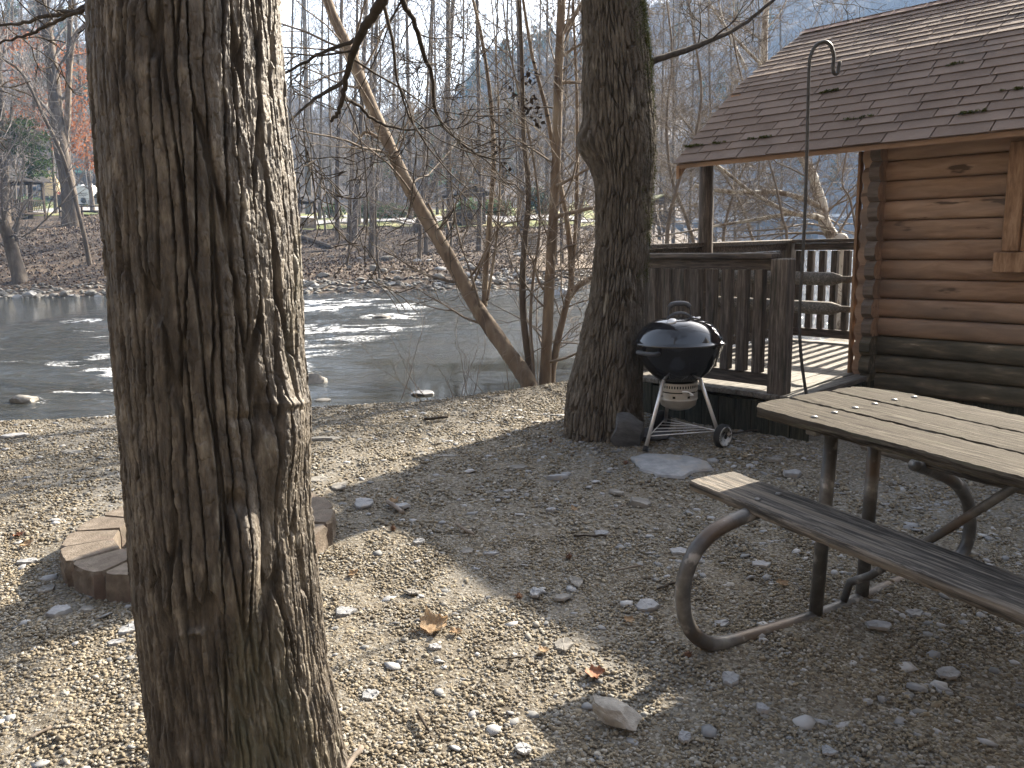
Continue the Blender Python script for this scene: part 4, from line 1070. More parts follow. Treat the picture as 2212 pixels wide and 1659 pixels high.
# fire ring
fc = Vector((-1.49, 3.64, 0)); NBK = 17
Rb = random.Random(6)
R_o, R_i = .605, .39
for i in range(NBK):
    a = 2*math.pi*i/NBK+.1; w = 2*math.pi/NBK; hgt = .118+Rb.uniform(-.006, .006)
    ctr = Vector((fc.x+.51*math.cos(a), fc.y+.51*math.sin(a), 0)); zg = tz(ctr.x, ctr.y)
    mb = MB(); rows = []
    NA = 9
    ins = .006+Rb.uniform(0, .004)
    ring = []
    for k in range(NA):                                        # rough outer face
        ph = -w/2+.009+(w-.018)*k/(NA-1); r_ = R_o-(.018 if k in (0, NA-1) else 0)+.008*math.sin(3.1*k)
        ring.append((r_, ph))
    ring += [(R_i, w/2-.02), (R_i, -w/2+.02)]
    ring = [Vector(((r_)*math.cos(a+p), r_*math.sin(a+p))) for r_, p in ring]
    c2_ = Vector((.51*math.cos(a), .51*math.sin(a)))
    lv = [(1.0, -.05), (1.0, .03), (1.015, .07), (1.0, hgt-.012), (.965, hgt)]
    for f, z in lv:
        for k, p in enumerate(ring):
            q = c2_+(p-c2_)*f; jj = .009 if (k < NA and z < hgt-.001) else .0015
            mb.v.append((q.x-c2_.x+Rb.uniform(-jj, jj), q.y-c2_.y+Rb.uniform(-jj, jj), z+Rb.uniform(-.002, .002)))
    m_ = len(ring)
    for k in range(len(lv)-1):
        for j in range(m_): mb.f.append((k*m_+j, k*m_+(j+1) % m_, (k+1)*m_+(j+1) % m_, (k+1)*m_+j))
    mb.f.append(tuple((len(lv)-1)*m_+j for j in range(m_)))
    o = mb.build('ring_block', M['paver'], None); o.location = (ctr.x, ctr.y, zg+Rb.uniform(-.004, .004)); o.rotation_euler = (Rb.uniform(-.02, .02), Rb.uniform(-.02, .02), Rb.uniform(-.03, .03))
    auto_smooth(o, 35)
    deg = math.degrees(a) % 360
    side = 'far right' if deg < 60 else 'back' if deg < 120 else 'far left' if deg < 175 else 'left' if deg < 215 else 'near left' if deg < 265 else 'front' if deg < 300 else 'near right'
    o['_deg'] = deg; o['_side'] = side
ringb = sorted([o for o in COL.objects if o.name.startswith('ring_block')], key=lambda o: o['_deg'])
cnt = {}
for o in ringb: cnt.setdefault(o['_side'], []).append(o)
nth = ['first', 'second', 'third', 'fourth', 'fifth', 'sixth', 'seventh', 'eighth', 'ninth', 'tenth']
for sd_, l_ in cnt.items():
    for i, o in enumerate(l_):
        tag(o, f'rough tan stone block, {nth[i]} along the {sd_} curve of the fire ring', 'stone block', 'blocks of the fire ring')
for o in ringb: del o['_deg']; del o['_side']
gr = thing('fire_grate', 'sooty black iron grate bars inside the stone fire ring', 'grate', fc)
mi = mat('soot_iron', [(.3, (.012, .011, .01)), (.7, (.035, .03, .027))], 20, rough=.7, metal=.2)
zf = tz(fc.x, fc.y)
fb = MB().tube([(-.36, .1, zf+.05), (.05, -.34, zf+.15)], .016, 8).tube([(-.33, .2, zf+.08), (.2, .3, zf+.1)], .012, 8)
fb.build('frame_bar', mi, gr, True)
for k in range(6): MB().tube([(-.34+.06*k, .16+.03*k, zf+.06), (.02+.05*k, -.3+.03*k, zf+.13)], .006, 6).build('grate_bar', mi, gr, True)

# ------------------------------------------------------------------ gravel, chips, single stones, leaves and sticks
def pebbles(name, n, y0, y1, r0, r1, m, seed, flat=(.5, .8), dens=None, lift=.25, wide=1.0, xr=None):
    R = np.random.default_rng(seed)
    y = np.sqrt(R.uniform(y0*y0, y1*y1, n)); x = y*R.uniform(-.76, .74, n)*wide
    keep = (y < yn(x)+.1)
    lx = (x-KX)*ca_.x+(y-KY)*ca_.y; ly = (x-KX)*cb_.x+(y-KY)*cb_.y
    keep &= ~((lx > -1.6) & (ly > -1.25))
    if dens is not None: keep &= R.random(n) < dens(x, y)
    x, y = x[keep], y[keep]; n = len(x)
    z = terrain(x, y)+(fbm(np.stack([x*2.2, y*2.2, x*0], -1), 3, 3)-.5)*.05
    base = []
    t = (1+5**.5)/2
    iv = np.array([(-1, t, 0), (1, t, 0), (-1, -t, 0), (1, -t, 0), (0, -1, t), (0, 1, t), (0, -1, -t), (0, 1, -t), (t, 0, -1), (t, 0, 1), (-t, 0, -1), (-t, 0, 1)])/1.902
    it = np.array([(0, 11, 5), (0, 5, 1), (0, 1, 7), (0, 7, 10), (0, 10, 11), (1, 5, 9), (5, 11, 4), (11, 10, 2), (10, 7, 6), (7, 1, 8), (3, 9, 4), (3, 4, 2), (3, 2, 6), (3, 6, 8), (3, 8, 9), (4, 9, 5), (2, 4, 11), (6, 2, 10), (8, 6, 7), (9, 8, 1)])
    k = R.integers(0, 24, n)
    var = iv[None]*R.uniform(.62, 1.25, (24, 12, 1))+R.normal(0, .07, (24, 12, 3))
    v = var[k]
    r = R.uniform(r0, r1, n)**1.0*np.exp(R.normal(0, .22, n))
    sc = np.stack([R.uniform(.85, 1.35, n), R.uniform(.65, 1.0, n), R.uniform(*flat, n)], -1)*r[:, None]
    v = v*sc[:, None, :]
    tx = R.normal(0, .25, n); c_, s_ = np.cos(tx)[:, None], np.sin(tx)[:, None]
    v = np.stack([v[..., 0], v[..., 1]*c_-v[..., 2]*s_, v[..., 1]*s_+v[..., 2]*c_], -1)
    an = R.uniform(0, 6.283, n); c_, s_ = np.cos(an)[:, None], np.sin(an)[:, None]
    v = np.stack([v[..., 0]*c_-v[..., 1]*s_, v[..., 0]*s_+v[..., 1]*c_, v[..., 2]], -1)
    v = v+np.stack([x, y, z+sc[:, 2]*lift], -1)[:, None, :]
    tr = (np.arange(n)*12)[:, None, None]+it[None]
    return link(name, np_mesh(name, v.reshape(-1, 3), None, tr.reshape(-1, 3)), m)
M['pebble'] = mat('pebble', [(.0, (.12, .1, .075)), (.2, (.2, .165, .115)), (.45, (.28, .235, .165)), (.65, (.35, .30, .215)), (.8, (.29, .285, .265)), (.92, (.43, .40, .34)), (1, (.56, .54, .48))], 60, rough=.85, island=.92, spec=.25)
M['chip'] = mat('chip', [(.0, (.16, .162, .16)), (.4, (.28, .285, .29)), (.7, (.38, .385, .39)), (1, (.52, .515, .5))], 40, rough=.75, island=.9, spec=.3)
def dn_near(x, y): return .72+.28*sstep(.36, .5, fbm(np.stack([x*1.1, y*1.1, x*0+2], -1), 3, 55))
o = pebbles('loose_gravel', 92000, 1.2, 3.7, .004, .0078, M['pebble'], 1, dens=dn_near); tag(o, 'loose mixed gravel covering the near yard', 'gravel', kind='stuff')
o = pebbles('loose_gravel', 95000, 3.7, 8.6, .006, .0115, M['pebble'], 2, dens=dn_near); tag(o, 'loose mixed gravel covering the yard towards the river', 'gravel', kind='stuff')
o = pebbles('coarse_gravel', 2400, 1.3, 7.5, .008, .015, M['pebble'], 9, flat=(.4, .75)); tag(o, 'scattered coarser stones in the gravel', 'gravel', kind='stuff')
def dn_chip(x, y): return .22+.78*sstep(.45, .6, fbm(np.stack([x*.7+7, y*.7, x*0], -1), 3, 58))*sstep(-1.6, .6, x+(y-4)*.1)
o = pebbles('slate_chips', 6500, 1.5, 7.2, .008, .026, M['chip'], 3, flat=(.16, .34), dens=dn_chip, lift=.3); tag(o, 'flat blue-grey slate chips strewn through the gravel', 'slate chips', kind='stuff')

LAND = {'fire ring': (fc.x, fc.y), 'grill': (GC.x, GC.y), 'picnic table legs': (1.2, 2.8), 'wedge-shaped rock': (.27, 2.15), 'foot of the big furrowed tree': (-.73, 1.97), 'river edge': (-1.5, 7.0), 'mossy tree': (.68, 5.72)}
ORD = ['eleventh', 'twelfth', 'thirteenth', 'fourteenth', 'fifteenth', 'sixteenth', 'seventeenth', 'eighteenth', 'nineteenth', 'twentieth', 'twenty-first', 'twenty-second', 'twenty-third', 'twenty-fourth', 'twenty-fifth']+[f'{k}th' for k in range(26, 99)]
def rank_label(objs, fmt, land=LAND, group=None, cat=None):
    by = {}
    for o in objs:
        x, y = o.location.x, o.location.y
        k = min(land, key=lambda q: (land[q][0]-x)**2+(land[q][1]-y)**2)
        by.setdefault(k, []).append((math.hypot(land[k][0]-x, land[k][1]-y), o))
    for k, l_ in by.items():
        l_.sort(key=lambda q: q[0])
        for i, (d_, o) in enumerate(l_):
            w = 'closest' if i == 0 else nth[i]+' closest' if i < len(nth) else ORD[i-10]+' closest'
            tag(o, fmt(o)+f', {w} to {k}', cat, group)
slates = []
for i, (x, y, w, asp) in enumerate([(960, 995, 58, .25), (905, 990, 34, .4), (1122, 1022, 46, .3), (785, 1097, 42, .7), (868, 1103, 40, .6), (1245, 1252, 32, .9), (1156, 1277, 30, .8), (1215, 1285, 52, .45), (1385, 1094, 56, .45), (1398, 1298, 58, .5),
        (1216, 1380, 48, .7), (1205, 1042, 50, .35), (1330, 1072, 36, .9), (1640, 1208, 46, .5), (1712, 1028, 44, .4), (1672, 1000, 40, .4), (104, 1284, 34, .8), (132, 1336, 54, .5), (284, 1368, 46, .6), (252, 1396, 38, .5), (746, 1326, 46, .5), (1895, 1326, 60, .4), (1577, 1442, 42, .6),
        (1792, 1580, 40, .7), (706, 957, 84, .22), (30, 948, 60, .2), (158, 985, 50, .25), (1102, 1070, 30, .4), (1465, 1188, 44, .5), (1488, 1235, 34, .6), (905, 1180, 26, .6), (1010, 1195, 30, .5), (735, 1060, 36, .7), (690, 1045, 40, .5), (1120, 1145, 24, .7), (890, 1280, 36, .5), (940, 1390, 34, .5), (60, 1225, 50, .35), (190, 1330, 30, .6),
        (1300, 1155, 36, .4), (1560, 1330, 44, .4), (1480, 1560, 30, .7), (1130, 1590, 38, .7), (905, 1650, 44, .6), (800, 1490, 40, .6), (1650, 1500, 34, .6), (1980, 1300, 44, .5), (2050, 1420, 50, .5), (1060, 1200, 40, .3), (1190, 1110, 26, .5)]):
    c = atz(x, y, -.02); c.z = tz(c.x, c.y); k = c.y/FPX*1.05; R = random.Random(100+i)
    rx = w*k/2; ry = max(rx*.55, w*asp*k*.9); n = R.randrange(5, 8)
    poly = [(rx*math.cos(6.283*j/n+R.uniform(-.3, .3))*R.uniform(.8, 1.15), ry*math.sin(6.283*j/n+R.uniform(-.3, .3))*R.uniform(.8, 1.15)) for j in range(n)]
    th = R.uniform(.005, .012)*min(1.3, max(.6, rx/.05))
    o = slab_mesh(poly, th, i, rough=.0025).build('slate_stone', M['slate'] if R.random() < .7 else M['stone'], None)
    o.location = (c.x, c.y, c.z+th*.5+.004); o.rotation_euler = (R.uniform(-.16, .16), R.uniform(-.16, .16), R.uniform(-.2, .2)); auto_smooth(o, 30); slates.append(o)
rank_label(slates, lambda o: ('broad flat ' if o.dimensions.x > .12 else 'small flat ')+('grey slate stone' if o.data.materials[0] == M['slate'] else 'tan field stone'), group='flat stones scattered on the gravel', cat='stone')
# leaves
M['leaf'] = mat('leaf', [(.3, (.24, .145, .075)), (.55, (.42, .29, .17)), (.75, (.55, .42, .28))], 25, rough=.7, bump=.4, spec=.25, trans=.3)
M['leaf_red'] = mat('leaf_red', [(.3, (.2, .075, .04)), (.7, (.36, .17, .09))], 25, rough=.7, spec=.25)
def leaf_obj(px, py, size, seed, m):
    R = random.Random(seed); c = atz(px, py, -.02); c.z = tz(c.x, c.y)
    nU, nV = 13, 9; mb = MB()
    for i in range(nU):
        u = i/(nU-1); w = (math.sin(math.pi*min(1, u*1.02)**.8)*.42+.02)*(1+.45*abs(math.sin(u*9.5)))
        for j in range(nV):
            v = (j/(nV-1)-.5)*2
            x = (u-.5)+.05*abs(v)*math.sin(u*19); y = v*w
            z = .22*(1-math.cos((u-.5)*2.4))+.28*v*v*w*(1.2+math.sin(u*7+seed))+.05*math.sin(v*9+u*12)*abs(v)+.06*R.uniform(-1, 1)*abs(v)
            mb.v.append((x*size, y*size, z*size))
    for i in range(nU-1):
        for j in range(nV-1): mb.f.append((i*nV+j, (i+1)*nV+j, (i+1)*nV+j+1, i*nV+j+1))
    mb.tube([(-.5*size, 0, .04*size), (-.72*size, .02*size, .05*size), (-.9*size, .07*size, .1*size)], size*.012, 5)
    o = mb.build('dead_leaf', m, None, True); o.location = (c.x, c.y, c.z+.012); o.rotation_euler = (R.uniform(-.3, .3), R.uniform(-.2, .2), R.uniform(0, 6.28))
    return o
o = leaf_obj(938, 1350, .115, 4, M['leaf']); o.rotation_euler = (.25, -.1, .5); tag(o, 'large curled tan dead leaf alone on the sunlit gravel', 'leaf')
lv = [leaf_obj(x, y, s, 40+i, M['leaf'] if i % 6 else M['leaf_red']) for i, (x, y, s) in enumerate([(1285, 1440, .07), (985, 1362, .045), (1175, 1395, .04), (1240, 1110, .04), (850, 1095, .06), (60, 1190, .06), (40, 1170, .05), (765, 1250, .05), (640, 1400, .0401), (1360, 1330, .04), (420, 1010, .05), (1690, 1250, .045)])]
rank_label(lv, lambda o: 'small dry '+('tan' if o.data.materials[0] == M['leaf'] else 'reddish brown')+' leaf on gravel', group='dry leaves on the gravel', cat='leaf')
def stick(px0, py0, px1, py1, r, seed):
    R = random.Random(seed); a, b = atz(px0, py0, -.01), atz(px1, py1, -.01)
    P = [a.lerp(b, i/6) for i in range(7)]; L_ = (b-a).length
    P = [Vector((p.x+R.gauss(0, .012)*L_, p.y+R.gauss(0, .012)*L_, tz(p.x, p.y)+r*1.2+.012+R.uniform(0, .004))) for p in P]
    return MB().tube(P, [r*R.uniform(.75, 1.1) for _ in P], 7).build('stick', M['branch'] if seed % 2 else M['twig'], None, True, loc=P[3])
st = [stick(*q, 60+i) for i, q in enumerate([(838, 1098, 872, 1122, .013), (918, 916, 968, 910, .012), (1660, 930, 1790, 918, .007), (1565, 948, 1640, 938, .008), (1330, 1230, 1385, 1218, .005), (1240, 1163, 1310, 1160, .006), (985, 1145, 1025, 1165, .007), (1060, 1412, 1130, 1408, .0035), (742, 1650, 780, 1600, .009), (520, 1630, 560, 1600, .006), (60, 1595, 110, 1570, .005), (1420, 1265, 1460, 1250, .005), (1320, 1108, 1352, 1096, .004), (900, 1520, 925, 1560, .005)])]
rank_label(st, lambda o: ('dark' if o.data.materials[0] == M['branch'] else 'pale')+' broken stick on gravel', group='broken sticks on the gravel', cat='stick')
M['ball'] = mat('ball', [(.3, (.06, .03, .018)), (.7, (.13, .07, .04))], 40, rough=.9)
bl_ = []
for i, (x, y) in enumerate([(1487, 1398), (1230, 1205), (1352, 1010), (850, 1155), (1120, 1288), (690, 1120), (1190, 962)]):
    c = atz(x, y, -.02); R = random.Random(i); mb = MB(); r = .013
    mb.tube([(0, 0, -r*.8), (0, 0, -r*.4), (0, 0, r*.4), (0, 0, r*.8)], [r*.4, r*.8, r*.8, r*.4], 8)
    for _ in range(40):
        d = Vector((R.gauss(0, 1), R.gauss(0, 1), R.gauss(0, 1))).normalized(); mb.tube([d*r*.6, d*r*1.55], [.0022, .0004], 4)
    o = mb.build('seed_ball', M['ball'], None); o.location = (c.x, c.y, tz(c.x, c.y)+.014); bl_.append(o)
rank_label(bl_, lambda o: 'spiky brown seed ball on the gravel', group='seed balls on the gravel', cat='seed ball')

# rocks in the river
for i, (x, y, w, h, m, lb) in enumerate([(52, 868, 56, .45, 'stone', 'dark wet rock standing in the riffle at the left edge of the river'), (672, 828, 62, .5, 'stone', 'pale rounded boulder in the shallows close behind the big tree'), (912, 852, 44, .35, 'slate', 'small dark rock at the waterline below the leaning tree'),
        (828, 687, 40, .25, 'stone', 'flat pale rock breaking the surface in mid river'), (1212, 638, 44, .5, 'slate', 'white-grey boulder in the water beside the far snag'), (1250, 800, 30, .4, 'slate', 'dark rock at the water edge left of the mossy tree'), (700, 866, 40, .2, 'stone', 'flat submerged tan rock just off the near shore'), (560, 872, 50, .3, 'stone', 'pale rock at the shore hidden behind the big tree')]):
    c = atz(x, y, WATER); k = c.y/FPX*1.05; rx = w*k/2
    o = link('river_rock', rock_mesh('river_rock', (rx*1.15, rx*.8, rx*h*1.3), 60+i, 3, sharp=.4), M[m], loc=(c.x, c.y, WATER+rx*h*.1)); tag(o, lb, 'rock')

# ------------------------------------------------------------------ near-bank trees
def trunk_tube(name, pts, r0, r1, m, parent=None, sub=(0, 0, 0), n=20, seed=0, rough=.12, power=1.0, flare=0.0):
    P = smooth_path([Vector(p) for p in pts], 14); rs = [r0+(r1-r0)*(i/(len(P)-1))**power for i in range(len(P))]
    if flare: rs = [r*(1+flare*math.exp(-i/8.0)) for i, r in enumerate(rs)]
    mb = MB().tube(P, rs, n)
    v = np.array(mb.v); ax = np.repeat(np.array([tuple(p) for p in P]), n, 0); d = v-ax
    f = 1+rough*2*(fbm(np.stack([v[:, 0]/r0*1.2, v[:, 1]/r0*1.2, v[:, 2]/r0*.25], -1)+seed, 3, seed)[:, None]-.5)*2*.6+rough*.5*(fbm(np.stack([v[:, 0]/r0*4, v[:, 1]/r0*4, v[:, 2]/r0*.8], -1)+seed, 2, seed+3)[:, None]-.5)*2
    mb.v = [tuple(p) for p in (ax+d*f)]
    return mb.build(name, m, parent, True, sub=sub), P, rs
def side_twigs(P, rs, n, R, L0, lev=2, f0=.2, f1=1.0, rr_=.27, up_=.25, twig=.003, spread=(.7, 1.3), wig=.2):
    segs = []
    for _ in range(n):
        i = R.randrange(int(len(P)*f0), int((len(P)-1)*f1)); d = (P[i+1]-P[i]).normalized()
        ax = Vector((R.uniform(-1, 1), R.uniform(-1, 1), R.uniform(-.5, .8))); ax = (ax-d*ax.dot(d)).normalized()
        a = R.uniform(*spread)
        grow(segs, P[i], (d*math.cos(a)+ax*math.sin(a)).normalized(), L0*R.uniform(.45, 1.25), max(rs[i]*rr_*R.uniform(.6, 1), twig*2), lev, R, wig, .02, 7, .15, (.4, 1.0), .55, .8, .2, twig)
    return segs
R9 = random.Random(77)
def near_tree(name, label, px, Y0, Y1, r0, r1, m, ntw, L0, extra=(), tw='twig', seed=1, flare=.25, cat='tree', group=None, f0=.15, lev=2):
    pts = pxs(px, Y0, Y1); b = Vector((pts[0].x, pts[0].y, min(pts[0].z, tz(pts[0].x, pts[0].y))))
    if pts[0].z > b.z: pts = [Vector((b.x, b.y, b.z-.1))]+pts
    t_ = thing(name, label, cat, b, group=group)
    o, P, rs = trunk_tube('trunk', pts, r0, r1, m, t_, b, seed=seed, flare=flare)
    segs = side_twigs(P, rs, ntw, R9, L0, lev, f0)
    for (pl, ya, yb, ra, rb) in extra:
        ex = pxs(pl, ya, yb); eo, eP, er = trunk_tube('branch', ex, ra, rb, m, t_, b, n=10, seed=seed+5)
        segs += side_twigs(eP, er, 6, R9, L0*.6, 1, .2)
    build_segs('twigs', segs, M[tw], t_, 4, b)
    return t_, P
lt, ltP = near_tree('leaning_tree', 'bare trunk leaning steeply left over the river from the near bank', [(1142, 830), (1102, 768), (1055, 702), (1013, 635), (968, 553), (924, 479), (880, 398), (837, 306), (795, 212), (757, 115), (722, 40), (692, -40), (640, -170)], 8.0, 9.4, .088, .05, M['trunk_tan'], 26, 1.5, flare=.12,
    extra=[([(1046, 662), (1050, 580), (1058, 470), (1066, 350), (1060, 220), (1042, 90), (1020, -10), (1000, -120)], 8.35, 8.9, .034, .012), ([(1052, 650), (1072, 520), (1080, 400), (1078, 280), (1074, 150), (1062, 0)], 8.3, 8.7, .014, .006),
           ([(985, 575), (968, 545), (938, 470), (925, 440)], 8.5, 8.7, .018, .012), ([(820, 300), (790, 285), (770, 310), (752, 330)], 9.0, 9.0, .02, .006), ([(1015, 600), (1035, 570), (1072, 500), (1110, 480), (1180, 470)], 8.4, 8.2, .014, .004)], seed=3)
st_, sP = near_tree('young_sycamore', 'upright mottled trunk at the bank beside the foot of the leaning tree', [(1178, 812), (1183, 700), (1190, 560), (1198, 430), (1203, 300), (1207, 150), (1213, 0), (1217, -160)], 8.15, 8.4, .06, .038, M['trunk_tan'], 22, 1.5,
    extra=[([(1197, 469), (1225, 462), (1271, 451), (1330, 440)], 8.2, 8.3, .028, .014), ([(1201, 403), (1235, 385), (1274, 361), (1330, 320)], 8.2, 8.4, .02, .008), ([(1206, 178), (1225, 178), (1264, 179), (1310, 190)], 8.3, 8.5, .02, .01),
           ([(1205, 130), (1228, 112), (1262, 92), (1320, 70)], 8.3, 8.5, .016, .006), ([(1209, 80), (1230, 50), (1250, 20), (1275, -40)], 8.3, 8.5, .028, .012), ([(1185, 640), (1165, 610), (1150, 560), (1135, 545)], 8.2, 8.2, .014, .005)], seed=7)
near_tree('young_sycamore', 'crooked second stem right of the upright mottled trunk', [(1192, 810), (1205, 735), (1222, 665), (1234, 605), (1228, 500), (1212, 410), (1195, 320), (1178, 230), (1150, 120), (1130, 0), (1115, -120)], 8.2, 8.8, .042, .012, M['trunk_tan'], 24, 1.3,
    extra=[([(1226, 648), (1250, 618), (1290, 596), (1330, 590)], 8.4, 8.5, .034, .02), ([(1236, 600), (1244, 480), (1247, 350), (1246, 200), (1240, 60), (1236, -60)], 8.4, 8.6, .022, .01)], seed=9)
sp_, sapP = near_tree('sapling', 'thin dark sapling with clumps of dead leaves left of the mottled trunk', [(1143, 790), (1131, 690), (1129, 600), (1134, 520), (1141, 450), (1140, 380), (1131, 290), (1128, 150), (1122, 0), (1118, -120)], 8.2, 8.3, .04, .016, M['trunk_far'], 20, 1.2, seed=11)
near_tree('sapling', 'slender sapling leaning right in front of the mottled trunk', [(1152, 795), (1146, 700), (1152, 600), (1166, 480), (1150, 330), (1120, 200), (1096, 80), (1080, -60)], 8.1, 8.6, .02, .007, M['twig'], 18, 1.1, seed=15, flare=0)
cl = []
for (x, y) in ((1140, 160), (1150, 172), (1164, 152), (1143, 180), (1106, 235), (1137, 228), (1150, 225), (1160, 222), (1141, 240), (1163, 262), (1090, 365), (1068, 318), (1108, 205)):
    cl.append(tuple(at(x, y, 8.25)))
sb = sp_.location
o = leaf_cloud('dead_leaves', cl, mat('dead_dark', [(.3, (.02, .015, .012)), (.7, (.055, .04, .03))], 20, rough=.85), .03, 10, .035, sp_, sb, np.random.default_rng(2), flat=1.2)
# fine brush on the near bank
bs = []
for i in range(26):
    x = R9.uniform(-1.2, 2.0); y = float(yn(x))+R9.uniform(-.1, .25)
    grow(bs, Vector((x, y, tz(x, y))), Vector((R9.uniform(-.5, .5), R9.uniform(-.1, .4), 1)).normalized(), R9.uniform(.3, .9), .005, 1, R9, .2, .0, 6, .2, (.5, 1), .6, .8, .2, .002)
tag(build_segs('brush', bs, M['twig'], None, 4), 'thin dry twigs sprouting along the near river bank', 'brush', kind='stuff')

# sycamore behind the porch
near_tree('sycamore', 'white and tan sycamore leaning left behind the cabin porch', [(1822, 545), (1804, 518), (1780, 477), (1775, 444), (1754, 378), (1728, 330), (1690, 250), (1660, 180), (1650, 120), (1656, 0), (1660, -120)], 13.0, 14.2, .11, .045, M['sycamore'], 26, 2.2,
    extra=[([(1775, 472), (1754, 466), (1708, 459), (1634, 422), (1557, 363), (1500, 320)], 13.1, 12.4, .05, .015), ([(1700, 462), (1622, 476), (1546, 488), (1492, 499), (1410, 512)], 12.9, 12.3, .03, .01), ([(1766, 444), (1732, 428), (1677, 415), (1634, 416), (1542, 411), (1500, 400)], 13.2, 12.9, .05, .03),
           ([(1655, 150), (1610, 105), (1560, 50), (1530, 0), (1500, -60)], 14.2, 14.4, .03, .01), ([(1612, 150), (1585, 95), (1560, 40), (1548, -20)], 13.6, 14.0, .03, .01), ([(1656, 60), (1680, 35), (1700, 0)], 14.2, 14.4, .016, .008)], tw='twig', seed=21, lev=3)
for i, (px, Y0, Y1, r) in enumerate([([(1860, 535), (1850, 500), (1836, 430), (1820, 395), (1830, 320), (1850, 200)], 12.2, 12.6, .02), ([(1700, 540), (1690, 470), (1676, 400), (1664, 357), (1640, 280), (1600, 160), (1580, 60)], 12, 12.5, .022)]):
    near_tree('sapling', ('thin sapling seen through the porch right of the leaning sycamore', 'thin sapling seen through the porch left of the leaning sycamore')[i], px, Y0, Y1, r, r*.5, M['twig'], 24, 1.5, seed=31+i, flare=0, lev=2)
for i, (px, Y0, r) in enumerate([([(1440, 560), (1446, 470), (1470, 380), (1500, 300), (1515, 200), (1500, 80), (1480, -40)], 12.0, .035), ([(1500, 560), (1485, 480), (1450, 380), (1440, 260), (1452, 120), (1440, 0)], 14.0, .04), ([(1560, 560), (1570, 470), (1600, 380), (1640, 300), (1690, 200)], 13.0, .03), ([(1630, 560), (1620, 500), (1590, 420), (1530, 330), (1470, 250)], 15.0, .035)]):
    near_tree('bank_tree', ('first', 'second', 'third', 'fourth')[i]+' slender twiggy tree from the left seen between the mossy tree and the porch', px, Y0, Y0+.6, r, r*.4, M['twig'], 34, 2.0, seed=41+i, flare=0, lev=3, group='twiggy trees behind the porch')

# ------------------------------------------------------------------ far bank trees
R10 = random.Random(5)
def far_tree(label, base, w, path, nb=26, L0=4.0, start=.18, m='trunk_far', name='bare_tree', tw='twig_far', d=None, top=5.0, group='bare trees on the far bank', lev=2):
    p0 = hit(*base) if d is None else at(base[0], base[1], d)
    Y = p0.y
    if d is not None: p0.z = tz(p0.x, p0.y)
    pts = [Vector((p0.x, p0.y, p0.z-.2))]+[at(x, y, Y+R10.uniform(-.3, .3)) for x, y in path]
    dd = (pts[-1]-pts[-2]).normalized()
    pts.append(pts[-1]+dd*top)
    r0 = w*Y/FPX/2
    t_ = thing(name, label, 'tree', p0, group=group)
    o, P, rs = trunk_tube('trunk', pts, r0, r0*.42, M[m], t_, p0, n=10, seed=R10.randrange(99), rough=.1, flare=.35)
    segs = side_twigs(P, rs, nb, R10, L0, lev, start, 1.0, .38, twig=.012, spread=(.5, 1.1), wig=.17)
    build_segs('crown', segs, M[tw], t_, 3, p0)
    return t_, P
